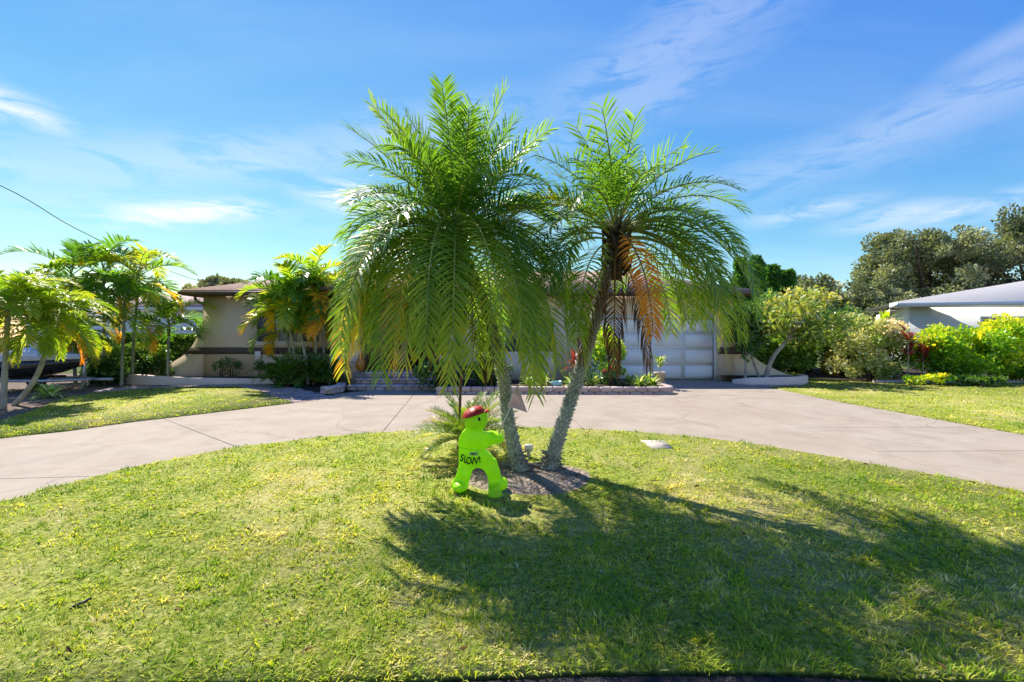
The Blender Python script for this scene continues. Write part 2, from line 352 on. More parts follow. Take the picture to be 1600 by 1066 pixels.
def f_lime(nt):
    c = nt.ramp(nt.noise(oc(nt), 5, 6, .7), [(.3, (.40, .72, .012)), (.5, (.54, .92, .014)), (.75, (.57, .95, .018))])
    tr = nt.n('ShaderNodeBsdfTranslucent', inp={0: c}).outputs[0]
    return nt.n('ShaderNodeMixShader', inp={0: .42, 1: bsdf(nt, c, .42, .4, nt.noise(oc(nt), 90, 3), .05, .002), 2: tr}).outputs[0]
M['lime'] = mat('lime_plastic', f_lime)
M['cap'] = plain('red_cap', (.42, .012, .012), .5, .4, .15, 20, .1)
M['ink'] = plain('black_print', (.012, .014, .012), .6, .3, .05)
M['flag'] = mat('faded_flag', lambda nt: nt.n('ShaderNodeMixShader', inp={0: .45, 1: bsdf(nt, nt.ramp(nt.noise(oc(nt), 9, 5), [(.3, (.70, .50, .46)), (.7, (.80, .62, .58))]), .8, .15), 2: nt.n('ShaderNodeBsdfTranslucent', inp={0: (.80, .60, .56, 1)}).outputs[0]}).outputs[0])
M['stick'] = plain('pale_stick', (.70, .66, .60), .6, .3)
M['lid'] = plain('meter_lid', (.50, .43, .37), .9, .15, .15, 12, .5)
M['greybox'] = plain('grey_box', (.45, .46, .48), .5, .4)
M['teal'] = plain('teal_glaze', (.20, .42, .46), .25, .6, .1)
M['cream'] = plain('cream_pot', (.52, .42, .34), .7, .3)
M['amber'] = plain('amber_glaze', (.55, .22, .02), .25, .6, .2)
M['hull'] = plain('black_hull', (.018, .02, .022), .2, .6, .1)
M['hullwhite'] = plain('silver_hull', (.55, .58, .60), .25, .6, .1)
M['galv'] = plain('galvanised', (.42, .43, .45), .45, .5, .1, **{'Metallic': .6})
M['rubber'] = plain('rubber', (.02, .02, .02), .8, .2)

# ------------------------------------------------------------------ setting: ground, road, driveway, lawns
def poly_sheet(name, poly, z, m, h=None, kind='structure', parent=None):
    b = MB()
    if h is None: b.add([(x, y, z) for x, y in poly], [np.arange(len(poly))])
    else: b.prism(poly, z - h, z, axis='z')
    o = b.build(name, m, parent, fixn=True)
    if h is None and o.data.polygons[0].normal.z < 0: o.data.flip_normals()
    return tag(o, kind=kind) if kind else o
poly_sheet('ground', [(-600, -300), (600, -300), (600, 900), (-600, 900)], -.02, M['ground'])
road_edge = [(-40, 1.86), (-6, 1.88), (-2, 1.90), (-.6, 1.93), (-.22, 1.965), (.28, 1.992), (.7, 2.0), (1.05, 2.0), (1.4, 1.985), (1.73, 1.955), (2.4, 1.93), (6, 1.9), (40, 1.86)]
poly_sheet('road', [(-40, -6)] + [(40, -6)] + road_edge[::-1], .006, M['asphalt'])
isl = [G(*p) for p in ((0, 790), (50, 775), (100, 762), (150, 748), (200, 735), (300, 715), (370, 702), (450, 692), (520, 684), (600, 678), (700, 672), (800, 670), (900, 672), (1000, 678), (1100, 687), (1200, 700), (1300, 717), (1400, 735), (1500, 752), (1600, 773))]
isl_l = [(-5.6, 1.93), (-5.05, 2.5), (-4.75, 3.2)]; isl_r = [(4.95, 3.6), (5.2, 2.7), (5.7, 1.93)]
edge = [(x, y - .006) for x, y in road_edge if -5 < x < 5]
ISL = isl_l + isl + isl_r                            # driveway side of the island, left to right
def smooth_poly(pts, n=3):
    pts = [np.array(p) for p in pts]; out = []
    for i in range(len(pts) - 1):
        p0 = pts[max(i - 1, 0)]; p1 = pts[i]; p2 = pts[i + 1]; p3 = pts[min(i + 2, len(pts) - 1)]
        for k in range(n):
            t = k / n; out.append(tuple(.5 * ((2 * p1) + (p2 - p0) * t + (2 * p0 - 5 * p1 + 4 * p2 - p3) * t * t + (3 * p1 - p0 - 3 * p2 + p3) * t ** 3)))
    return out + [tuple(pts[-1])]
ISLs = smooth_poly(ISL, 3)
isl_poly = ISLs + [(x, y + .012) for x, y in road_edge[::-1] if -5.6 < x < 5.6]
leftc = smooth_poly([(-9.0, 1.93), (-8.5, 3.5), (-8.0, 5.1)] + [G(*p) for p in ((0, 687), (100, 676), (200, 662), (300, 650), (400, 638), (458, 631))], 3)
left_poly = leftc[3:] + [G(*p) for p in ((430, 622), (405, 612), (370, 605), (250, 607), (150, 615), (100, 624), (60, 640), (0, 660))] + [(-10.2, 6.4), (-11.5, 5.2), (-11.5, 3.0)]
rightc = [(7.45, 13.25), G(1300, 627), G(1400, 645), G(1500, 663), G(1600, 681), (7.85, 5), (8.0, 3.5), (8.2, 1.93)]
right_poly = rightc + [(16, 1.93), (30, 6), (30, 14.3), (11.3, 14.5), (10.4, 16), (12, 19), (9.6, 19.5), (9.3, 14.4), G(1255, 604)]
def offset_poly(poly, d):
    n = len(poly); p = np.array(poly); out = []
    area = sum(p[i][0] * p[(i + 1) % n][1] - p[(i + 1) % n][0] * p[i][1] for i in range(n)); s = 1 if area > 0 else -1
    for i in range(n):
        e1 = p[i] - p[i - 1]; e2 = p[(i + 1) % n] - p[i]; e1 /= np.linalg.norm(e1) + 1e-9; e2 /= np.linalg.norm(e2) + 1e-9
        nn = np.array([-e1[1] - e2[1], e1[0] + e2[0]]) * s; l = np.linalg.norm(nn); nn = nn / (l + 1e-9)
        out.append(tuple(p[i] + nn * d))
    return out
for nm, pl in (('lawn', isl_poly), ('lawn', left_poly), ('lawn', right_poly)):
    poly_sheet(nm, offset_poly(pl, .02), .03, M['lawn'], .06)
# driveway slabs, cut along the tooled joints
drive = leftc + [G(520, 621), (-4.55, 11.6), (-3.9, 12.5), (-1.9, 12.5), (-1.9, 11.66), (4.3, 11.66), (4.35, 15.5), (6.95, 15.5), (7.38, 13.35)] + rightc + [(5.72, 1.93)] + ISLs[::-1]
def build_drive():
    root = thing('driveway', None, None); tag(root, kind='structure')
    bm = bmesh.new(); vs = [bm.verts.new((x, y, .012)) for x, y in drive]; bm.faces.new(vs)
    bmesh.ops.triangulate(bm, faces=bm.faces[:])
    joints = [((-6.15, 8.08), (-3.70, 6.11), lambda x, y: x < -1 and y < 11), ((-2.37, 10.35), (-2.0, 7.0), lambda x, y: -4.5 < x < 3 and y > 5), ((4.5, 10.77), (4.76, 4.96), lambda x, y: x > 1),
              ((4.7, 5.86), (6.66, 5.90), lambda x, y: x > 4.62), ((4.6, 7.42), (7.5, 7.40), lambda x, y: x > 4.55), ((.9, 11), (1.14, 7.33), lambda x, y: -2.1 < x < 4.5), ((4.4, 11.4), (7.5, 11.35), lambda x, y: x > 4.4),
              ((-4.6, 10.4), (-2.2, 9.75), lambda x, y: -6 < x < -2.2), ((-5.2, 4.75), (-7.9, 4.5), lambda x, y: x < -3.5 and y < 7), ((5, 3.3), (8, 3.25), lambda x, y: x > 4.6 and y < 5.8)]
    for a, b, pred in joints:
        d = Vector((b[0] - a[0], b[1] - a[1], 0)).normalized(); no = Vector((-d.y, d.x, 0)); co = Vector((*a, .012))
        fs = [f for f in bm.faces if pred(f.calc_center_median().x, f.calc_center_median().y)]
        g = list({v for f in fs for v in f.verts}) + list({e for f in fs for e in f.edges}) + fs
        res = bmesh.ops.bisect_plane(bm, geom=g, plane_co=co, plane_no=no, dist=.0005)
        cut = [e for e in res['geom_cut'] if isinstance(e, bmesh.types.BMEdge)]
        bmesh.ops.split_edges(bm, edges=cut)
    seen = set(); bm.faces.ensure_lookup_table(); islands = []
    for f in bm.faces:
        if f in seen: continue
        st = [f]; seen.add(f); comp = []
        while st:
            q = st.pop(); comp.append(q)
            for e in q.edges:
                for g in e.link_faces:
                    if g not in seen: seen.add(g); st.append(g)
        islands.append([[v.co.copy() for v in q.verts] for q in comp])
    bm.free()
    for comp in islands:
        b2 = bmesh.new(); vm = {}
        for q in comp:
            vs = []
            for c in q:
                k = (round(c.x, 4), round(c.y, 4))
                if k not in vm: vm[k] = b2.verts.new(c)
                if vm[k] not in vs: vs.append(vm[k])
            if len(vs) > 2:
                try: b2.faces.new(vs)
                except ValueError: pass
        bmesh.ops.recalc_face_normals(b2, faces=b2.faces[:])
        if sum(f.normal.z * f.calc_area() for f in b2.faces) < 0: bmesh.ops.reverse_faces(b2, faces=b2.faces[:])
        if sum(f.calc_area() for f in b2.faces) < .02: b2.free(); continue
        bnd = [v for v in b2.verts if v.is_boundary]
        r = bmesh.ops.inset_region(b2, faces=b2.faces[:], thickness=.007, use_even_offset=False, use_boundary=True)
        for v in bnd:
            if v.is_valid: v.co.z -= .028
        me = bpy.data.meshes.new('slab'); b2.to_mesh(me); b2.free(); me.materials.append(M['concrete'])
        o = bpy.data.objects.new('slab', me); COL.objects.link(o); o.parent = root
build_drive()
# paver path on the left and strip on the right
def pavers(name, poly, z, ang, lw=(.22, .11)):
    root = thing(name, None, None); tag(root, kind='structure')
    b0 = MB(); b0.add([(x, y, z - .022) for x, y in poly], [np.arange(len(poly))]); o = b0.build('joint_sand', M['mulch'], root, fixn=True)
    if o.data.polygons[0].normal.z < 0: o.data.flip_normals()
    b = MB(); pa = np.array(poly); c = pa.mean(0); ca, sa = math.cos(ang), math.sin(ang)
    rng = random.Random(4)
    def inside(x, y):
        r = False; j = len(poly) - 1
        for i in range(len(poly)):
            xi, yi = poly[i]; xj, yj = poly[j]
            if (yi > y) != (yj > y) and x < (xj - xi) * (y - yi) / (yj - yi) + xi: r = not r
            j = i
        return r
    L, W = lw; ext = 8; ny = int(ext / W)
    for jy in range(-ny, ny):
        for ix in range(-int(ext / L), int(ext / L)):
            u = ix * L + (L / 2 if jy % 2 else 0); v = jy * W
            x, y = c[0] + u * ca - v * sa, c[1] + u * sa + v * ca
            if not inside(x, y): continue
            h = rng.uniform(-.004, .004); l, w = L / 2 - .006, W / 2 - .006
            V = []
            for zz, k in ((z - .02, 1), (z + h, .93)):
                for du, dv in ((-l, -w), (l, -w), (l, w), (-l, w)):
                    V.append((x + (du * ca - dv * sa) * k, y + (du * sa + dv * ca) * k, zz))
            b.add(V, [np.array([(4, 5, 6, 7), (0, 1, 5, 4), (1, 2, 6, 5), (2, 3, 7, 6), (3, 0, 4, 7)])], rng.random())
    tag(b.build('paver_field', M['paver'], root), kind='stuff')
pp = [G(*p) for p in ((462, 631.5), (432, 622), (405, 612.5), (372, 605.5), (250, 607.5), (150, 615), (150, 609), (207, 604.5), (300, 602.5), (380, 600), (420, 602), (465, 608), (500, 616), (520, 621))]
pavers('path', offset_poly(pp, .02), .02, R(35))
pr = [G(*p) for p in ((1192, 605), (1130, 597.5), (1175, 601), (1248, 607), (1252, 600), (1345, 599.5), (1345, 606), (1262, 605.5), (1252, 606.5))]
pr = [(7.5, 13.2), (7.1, 14.2), (8.9, 13.7), (9.45, 14.3), (11.1, 14.35), (11.2, 13.75), (9.2, 13.35)]
pavers('path', pr, .024, R(5))
# planting beds of bare earth
poly_sheet('mulch_bed', [(-6.75, 14.9), (-6.9, 13.75)] + [G(*p) for p in ((420, 601), (465, 607.5), (500, 615))] + [(-4.45, 12.3), (-4.2, 14.9)], .012, M['mulch'])
poly_sheet('mulch_bed', [(-16, 7.4), (-11.5, 7.2)] + [G(*p) for p in ((0, 659), (60, 639), (100, 623), (150, 614.5), (250, 604))] + [(-12, 14.5), (-13, 18), (-18, 18)], .006, M['litter'])
poly_sheet('mulch_bed', [(9.3, 14.5), (11.4, 14.6), (30, 14.35), (30, 19), (12, 21), (8, 20), (8.5, 16)], .008, M['mulch'])
cx, cy = G(822, 757); ce = [(cx + .75 * math.cos(a) * (1 + .05 * math.sin(3 * a)), cy + .16 + .62 * math.sin(a) * (1 + .06 * math.cos(2 * a + 1))) for a in np.linspace(0, 2 * math.pi, 40)[:-1]]
def soil_mound():
    b = MB(); V = [(cx, cy + .16, .062)]; n = len(ce)
    for k in (.35, .7, 1):
        for x, y in ce: V.append((cx + (x - cx) * k, cy + .16 + (y - cy - .16) * k, .058 if k < .5 else (.05 if k < .9 else .02)))
    F = [np.array([(0, 1 + i, 1 + (i + 1) % n) for i in range(n)])]
    for r in range(2):
        F.append(np.array([(1 + r * n + i, 1 + (r + 1) * n + i, 1 + (r + 1) * n + (i + 1) % n, 1 + r * n + (i + 1) % n) for i in range(n)]))
    o = b.add(V, F).build('soil_circle', M['soil'], smooth=True); tag(o, kind='structure')
soil_mound()

# ------------------------------------------------------------------ grass blades (stuff)
def in_poly(pts, poly):
    x, y = pts[:, 0], pts[:, 1]; r = np.zeros(len(pts), bool); j = len(poly) - 1
    for i in range(len(poly)):
        xi, yi = poly[i]; xj, yj = poly[j]
        if yi != yj: r ^= ((yi > y) != (yj > y)) & (x < (xj - xi) * (y - yi) / (yj - yi) + xi)
        j = i
    return r
LID = [G(1001, 692), G(1036, 692), G(1053, 705), G(1017, 705)]
def grass():
    rng = np.random.default_rng(5)
    bands = [(1.9, 2.6, 13000, .85), (2.6, 3.4, 10500, .95), (3.4, 4.6, 7200, 1.15), (4.6, 6.2, 4200, 1.45), (6.2, 8.5, 2200, 1.9), (8.5, 11, 1300, 2.4), (11, 15, 700, 3.0), (15, 19.6, 400, 3.8)]
    B = MB()
    for y0, y1, dens, k in bands:
        xl = 1.32 * y1 + .6
        n = int(dens * 2 * xl * (y1 - y0)); p = np.c_[rng.uniform(-xl, xl, n), rng.uniform(y0, y1, n)]
        ok = in_poly(p, isl_poly) | in_poly(p, left_poly) | in_poly(p, right_poly)
        soil = [(cx + (x - cx) * .97, cy + .16 + (y - cy - .16) * .97) for x, y in ce]
        ok &= ~in_poly(p, soil) & ~in_poly(p, offset_poly(LID, .0))
        # thinner where the turf is worn
        w = np.sin(p[:, 0] * 2.3 + 1.3 * np.sin(p[:, 1] * 1.7)) * np.sin(p[:, 1] * 2.9 + np.sin(p[:, 0] * 1.9) * 1.5 + 2)
        ok &= rng.random(n) > .30 + .3 * w * (y0 < 6)
        p = p[ok]; n = len(p)
        az = rng.uniform(0, 2 * np.pi, n); lean = rng.uniform(.3, 1.3, n); L = rng.uniform(.020, .046, n); W = rng.uniform(.0022, .0045, n) * k
        cs = .06 * k ** .7; cell = np.floor((p + .4 * cs * np.sin(p[:, ::-1] * 9)) / cs).astype(np.int64); hsh = (cell[:, 0] * 73856093 ^ cell[:, 1] * 19349663) % 9973
        tb = np.random.default_rng(77); hf = tb.uniform(.45, 1.45, 9973)[hsh]; hue = tb.normal(0, .22, 9973)[hsh]; off = p - (cell + .5) * cs; az = np.arctan2(off[:, 1], off[:, 0]) + rng.normal(0, .8, n); L *= hf; lean = np.clip(lean * (1.35 - .35 * hf), .2, 1.45)
        d = np.c_[np.cos(az), np.sin(az)]; s = np.c_[-d[:, 1], d[:, 0], np.zeros(n)]
        h = np.c_[d * np.sin(lean)[:, None], np.cos(lean)] * L[:, None]
        lean2 = lean + rng.uniform(.2, .8, n); h2 = np.c_[d * np.sin(lean2)[:, None], np.cos(lean2)] * L[:, None] * .6
        b = np.c_[p, np.full(n, .018)]; m_ = b + h * .6; t = m_ + h2
        V = np.stack([b - s * W[:, None] * .7, b + s * W[:, None] * .7, m_ - s * W[:, None], m_ + s * W[:, None], t], 1).reshape(-1, 3)
        i = np.arange(n)[:, None] * 5
        B.add(V, [i + np.array([[0, 1, 3, 2]]), i + np.array([[2, 3, 4]])], np.repeat(rng.random(n) + hue, 5))
    # coarser tufts of other grass and clover-like weeds here and there
    ct = np.c_[rng.uniform(-5, 5.5, 420), rng.uniform(1.95, 7, 420)]; ct = ct[in_poly(ct, isl_poly) & ~in_poly(ct, [(cx + (x - cx) * 1.05, cy + .16 + (y - cy - .16) * 1.05) for x, y in ce])]
    for c in ct:
        n = rng.integers(8, 30); az = rng.uniform(0, 2 * np.pi, n); lean = rng.uniform(.1, 1.0, n); L = rng.uniform(.03, .065, n); W = rng.uniform(.0025, .0045, n); sp = rng.uniform(.02, .07)
        d = np.c_[np.cos(az), np.sin(az)]; s_ = np.c_[-d[:, 1], d[:, 0], np.zeros(n)]; b = np.c_[c + rng.normal(0, sp, (n, 2)), np.full(n, .02)]
        m_ = b + np.c_[d * np.sin(lean)[:, None], np.cos(lean)] * (L * .6)[:, None]; t = m_ + np.c_[d * np.sin(lean + .6)[:, None], np.cos(lean + .6)] * (L * .5)[:, None]
        V = np.stack([b - s_ * W[:, None] * .7, b + s_ * W[:, None] * .7, m_ - s_ * W[:, None], m_ + s_ * W[:, None], t], 1).reshape(-1, 3); i = np.arange(n)[:, None] * 5
        B.add(V, [i + np.array([[0, 1, 3, 2]]), i + np.array([[2, 3, 4]])], rng.choice([-.9, -.5, -.3, .2]) + rng.random() * .2)
    tag(B.build('grass', M['blade']), kind='stuff')
    # dropped dry leaflets on the bare soil and the turf
    F_ = MB(); n = 260; p = np.c_[rng.normal(cx, .75, n), rng.normal(cy + .1, .6, n), np.full(n, .062)]; leaves(F_, p, rng, .11, .006, -.2, a=rng.random(n))
    p = np.c_[rng.uniform(-4.5, 5, 160), rng.uniform(2, 7, 160), np.full(160, .055)]; p = p[in_poly(p[:, :2], isl_poly)]; leaves(F_, p, rng, .07, .008, -.3)
    for k in range(len(F_.V)): F_.V[k][:, 2] = np.clip(F_.V[k][:, 2], .045, .075)
    tag(F_.build('fallen_leaves', M['deadleaf']), kind='stuff')

# ------------------------------------------------------------------ plant helpers
def bez(p0, p1, p2, p3, n=14):
    t = np.linspace(0, 1, n)[:, None]; p0, p1, p2, p3 = map(np.asarray, (p0, p1, p2, p3))
    return (1 - t) ** 3 * p0 + 3 * (1 - t) ** 2 * t * p1 + 3 * (1 - t) * t * t * p2 + t ** 3 * p3
def curve(pts, n=16):
    q = smooth_poly([tuple(p) for p in pts], max(2, n // (len(pts) - 1))); return np.array(q)
def frond(rng, base, az, el0, bend, L, nl=50, ll=.24, lw=.0085, age=.4, seg=18, vee=22, droop=.45, start=.16, sweep=0, rr=.011, p=1.35, fa=(72, 36), bare=0, twist=0):
    """one pinnate leaf: rib and leaflets; angles in degrees"""
    s = np.linspace(0, 1, seg + 1); th = np.radians(np.maximum(el0 - bend * s ** p, -88)); a = np.radians(az + sweep * s ** 1.5)
    T = np.c_[np.cos(th) * np.cos(a), np.cos(th) * np.sin(a), np.sin(th)]
    Pp = np.asarray(base) + np.concatenate([[np.zeros(3)], np.cumsum((T[1:] + T[:-1]) / 2 * (L / seg), 0)])
    b = MB(); b.tube(Pp, rr * (1 - .85 * s) + .0015, 4, 1, .5, cap=False)
    q = np.repeat(np.linspace(start, .995, nl), 2) + rng.uniform(-.004, .004, nl * 2); q = np.clip(q, 0, .999); side = np.tile([1., -1.], nl)
    keep = rng.random(nl * 2) > bare * q; q = q[keep]; side = side[keep]; n = len(q)
    f = q * seg; i = np.minimum(f.astype(int), seg - 1); fr = (f - i)[:, None]
    pt = Pp[i] * (1 - fr) + Pp[i + 1] * fr; t = T[i] * (1 - fr) + T[i + 1] * fr; t /= np.linalg.norm(t, axis=1)[:, None]
    aa = np.radians(az + sweep * q ** 1.5); S = np.c_[-np.sin(aa), np.cos(aa), np.zeros(n)]; N = np.cross(t, S); N *= np.where(N[:, 2:3] < -.99, -1, 1)
    if twist:
        tw = np.radians(twist) * q[:, None]; S, N = S * np.cos(tw) + N * np.sin(tw), N * np.cos(tw) - S * np.sin(tw)
    prof = np.interp(q, [0, start, start + .12, .45, .8, 1], [.4, .45, .85, 1, .84, .55]); l = ll * prof * rng.uniform(.85, 1.12, n)
    fw = np.radians(np.interp(q, [start, 1], fa) + rng.uniform(-7, 7, n)); v = np.radians(vee + rng.uniform(-14, 14, n))
    d = t * np.cos(fw)[:, None] + (S * side[:, None] * np.cos(v)[:, None] + N * np.sin(v)[:, None]) * np.sin(fw)[:, None]
    dr = (droop * rng.uniform(.6, 1.4, n))[:, None] * np.array([0, 0, -1.]); d2 = d + dr; d2 /= np.linalg.norm(d2, axis=1)[:, None]; d3 = d + 2.2 * dr; d3 /= np.linalg.norm(d3, axis=1)[:, None]
    w = np.cross(d, N + rng.normal(0, .15, (n, 3))); w /= np.linalg.norm(w, axis=1)[:, None]; W = (lw * rng.uniform(.8, 1.2, n) * (.6 + .4 * prof))[:, None]
    m1 = pt + d * l[:, None] * .38; m2 = m1 + d2 * l[:, None] * .34; tip = m2 + d3 * l[:, None] * .3
    V = np.stack([pt - w * W * .5, pt + w * W * .5, m1 - w * W, m1 + w * W, m2 - w * W * .75, m2 + w * W * .75, tip], 1).reshape(-1, 3)
    k = np.arange(n)[:, None] * 7
    att = np.clip(age + rng.normal(0, .07, n) + .22 * (q - .5) * (age > .45), 0, 1)
    b.add(V, [k + np.array([[0, 1, 3, 2]]), k + np.array([[2, 3, 5, 4]]), k + np.array([[4, 5, 6]])], np.repeat(att, 7) + np.tile([0, 0, 0, 0, .04, .04, .09], n) * (age > .4), 0)
    return b
def leaves(b, C, rng, L=.1, W=.045, up=.4, m=0, a=None, out=None):
    """many single leaves at points C"""
    n = len(C); d = rng.normal(0, 1, (n, 3))
    if out is not None: d += out * 1.2
    d[:, 2] += up * .6; d /= np.linalg.norm(d, axis=1)[:, None]
    r = rng.normal(0, 1, (n, 3)); r[:, 2] += .2; w = np.cross(d, r); w /= np.linalg.norm(w, axis=1)[:, None] + 1e-9; nn = np.cross(w, d)
    l = L * rng.uniform(.65, 1.25, n)[:, None]; wd = W * rng.uniform(.7, 1.2, n)[:, None]
    V = np.stack([C, C + d * l * .5 + w * wd + nn * wd * .35, C + d * l - nn * l * .1, C + d * l * .5 - w * wd + nn * wd * .35], 1).reshape(-1, 3)
    k = np.arange(n)[:, None] * 4
    b.add(V, [k + np.array([[0, 1, 2]]), k + np.array([[0, 2, 3]])], np.repeat(a if a is not None else rng.random(n), 4), m)
def crown_pts(rng, c, rad, n, clumps=30, cr=.28, shell=.55, flat=0):
    """points gathered in clumps through an ellipsoid, denser near its surface; returns points, outward directions and a clump value"""
    rad = np.asarray(rad, float); u = rng.normal(0, 1, (clumps, 3)); u /= np.linalg.norm(u, axis=1)[:, None]
    r = shell + (1 - shell) * rng.random(clumps) ** .6; cc = u * r[:, None] * rng.uniform(.82, 1.12, (clumps, 1))
    if flat: cc[:, 2] = np.abs(cc[:, 2]) * np.where(rng.random(clumps) < flat, 1, -1)
    size = cr * rng.uniform(.6, 1.4, clumps); idx = rng.choice(clumps, n, p=size ** 2 / (size ** 2).sum())
    v = rng.normal(0, 1, (n, 3)); v /= np.linalg.norm(v, axis=1)[:, None]
    pt = cc[idx] + v * (size[idx] * rng.random(n) ** .4)[:, None]
    out = v * .6 + cc[idx] * .6
    return np.asarray(c) + pt * rad, out, rng.random(clumps)[idx]

grass()
# ------------------------------------------------------------------ the two big date palms
rngp = np.random.default_rng(11)
def big_palm(label, base, ctrl, crown, n, r0, seed, spec, skirt, extra=()):
    rng = np.random.default_rng(seed)
    root = thing('date_palm', label, 'palm tree', (base[0], base[1], .04), group='tall feathery palms in the round bed')
    o = np.array([base[0], base[1], .04])
    path = curve([np.array(base)] + [np.array(c) for c in ctrl] + [np.array(crown)], 40) - o
    nn = len(path); s = np.linspace(0, 1, nn)
    rad = r0 * (1 + .75 * np.exp(-s * 16)) * (1 - .12 * s) * (1 + .04 * np.sin(s * 90)); rad[0] *= 1.15
    b = MB(); b.tube(path, rad, 14, a=.5); tr = b.build('trunk', M['trunk'], root, smooth=True)
    # leaf scars: short pegs pointing up and out
    b = MB(); T = np.gradient(path, axis=0); T /= np.linalg.norm(T, axis=1)[:, None]; k = 0
    nsc = 560
    for j in range(nsc):
        f = (j / nsc) ** 1.0 * (nn - 1.01); i = int(f); p = path[i] + (path[i + 1] - path[i]) * (f - i); a = j * 2.39996; r = rad[i]
        u = np.cross(T[i], (0, 1., 0)); u /= np.linalg.norm(u); w = np.cross(T[i], u); nrm = math.cos(a) * u + math.sin(a) * w; tg = np.cross(T[i], nrm)
        base_p = p + nrm * r * .9; l = rng.uniform(.022, .05); sz = rng.uniform(.009, .015); low = s[i] < .10
        if low: l *= 1.6; dirn = nrm * 1.1 + T[i] * rng.uniform(-.6, .5)
        else: dirn = nrm * .8 + T[i] * .75
        tip = base_p + dirn * l
        V = [base_p - tg * sz - T[i] * sz, base_p + tg * sz - T[i] * sz, base_p + tg * sz * .8 + T[i] * sz, base_p - tg * sz * .8 + T[i] * sz, tip - tg * sz * .45, tip + tg * sz * .45]
        b.add(V, [np.array([(0, 1, 5, 4), (2, 3, 4, 5)]), np.array([(1, 2, 5), (3, 0, 4)])], rng.uniform(.05, .4) if low else rng.uniform(.45, 1.1))
    tag(b.build('leaf_scars', M['trunk'], root), kind='stuff')
    c = np.array(crown) - o
    # boss of old leaf bases and fibre
    b = MB(); b.tube([c + (0, 0, -.5), c + (0, 0, -.3), c + (0, 0, -.1), c + (0, 0, .06), c + (0, 0, .2)], [r0 * .9, r0 * 1.35, r0 * 1.5, r0 * 1.05, .03], 12, a=.3)
    for j in range(60):
        a = j * 2.4; z = -.45 + .5 * j / 60; d = np.array([math.cos(a), math.sin(a), 0]); p = c + d * r0 * 1.1 + (0, 0, z); l = rng.uniform(.10, .26)
        q = p + d * l * .45 + np.array([0, 0, l * .8]); b.tube([p, (p + q) / 2 + d * .03, q], [.022, .016, .006], 4, a=rng.random())
    b.build('leaf_base_boss', M['husk'], root)
    # fibre threads hanging
    ang = rng.uniform(0, 360)
    for j in range(n):
        t = (j + .5) / n; az = ang + j * 137.508 + rng.uniform(-10, 10)
        if t > .55 and math.sin(R(az)) > .25 and j % 4: continue      # low far-side fronds left out so sun reaches the soil circle
        if t > .35 and spec.get('gap') and abs((az + 82 + 180) % 360 - 180) < 20: continue
        K = [0, .16, .32, .5, .75, 1]; el0 = np.interp(t, K, spec['el']) + rng.uniform(-6, 6); bend = np.interp(t, K, spec['bend']) + rng.uniform(-10, 10)
        L = np.interp(t, K, spec['L']) * rng.uniform(.9, 1.08) * (1 - .14 * abs(math.cos(R(az)))); age = np.interp(t, [0, .3, .7, 1], [.30, .26, .30, .54]) + rng.normal(0, .06)
        st = c + np.array([math.cos(R(az)), math.sin(R(az)), 0]) * (.03 + .07 * t) + (0, 0, .16 - .3 * t)
        fb = frond(rng, st, az, el0, bend, L, 46, spec.get('ll', .32), .0088, age, p=np.interp(t, [0, .3, .55, 1], [1.35, 1.2, .85, .6]), sweep=rng.uniform(-18, 18), droop=np.interp(t, [0, .3, 1], [.08, .3, .22]), fa=(70, np.interp(t, [0, .4, 1], [46, 40, 34])), bare=spec.get('bare', 0) * (t < .4), vee=np.interp(t, [0, 1], [28, 12]), twist=rng.uniform(-25, 25))
        fb.build('frond', [M['palm'], M['rachis']], root)
    for az, el0, bend, L, age, kw in extra:
        st = c + np.array([math.cos(R(az)), math.sin(R(az)), 0]) * .07 + (0, 0, .02)
        frond(rng, st, az, el0, bend, L, 48, .30, .0090, age, **{'droop': .22, 'fa': (68, 34), 'twist': rng.uniform(-30, 30), 'sweep': rng.uniform(-14, 14), **kw}).build('frond', [M['palm'], M['rachis']], root)
    for az, el0, bend, L, kind, z in skirt:
        st = c + np.array([math.cos(R(az)), math.sin(R(az)), 0]) * .10 + (0, 0, z)
        fb = frond(rng, st, az, el0, bend, L, 38 if kind == 'deadleaf' else 46, .34 if kind == 'deadleaf' else .24, .0075 if kind == 'deadleaf' else .0105, rng.uniform(.2, .8), droop=3.5 if kind == 'deadleaf' else .2, vee=5, rr=.012, fa=(60, 20) if kind == 'deadleaf' else (64, 40))
        f = fb.build('dead_frond', [M[kind], M['rachis_dry']], root)
        f['label'] = 'bright orange dying frond' if kind == 'dryleaf' else 'dead brown hanging frond'
    return root
bl = G(812, 741); br_ = G(858, 738)
zc = 5.02
rk = random.Random(6)
skirt1 = [(-172 + 164 * (k + .5) / 30 + rk.uniform(-4, 4), rk.uniform(6, 40), 0, rk.uniform(1.85, 2.1) + .14 * (7 < k < 26) + .14 * (15 < k < 27) - .32 * (k < 6), rk.choice([.42, .46, .5, .6, .7, .76]) if k < 16 else rk.choice([.40, .44, .5, .58]), dict(p=rk.uniform(.55, .75))) for k in range(30)]
skirt1 += [(rk.uniform(-165, -15), rk.uniform(0, 30), 0, rk.uniform(1.55, 1.95), rk.choice([.3, .36, .4, .5, .62]), dict(p=rk.uniform(.5, .7))) for k in range(11)]
skirt1 = [(a, e, 88 + e + rk.uniform(-4, 6), L, g, kw) for a, e, _, L, g, kw in skirt1]
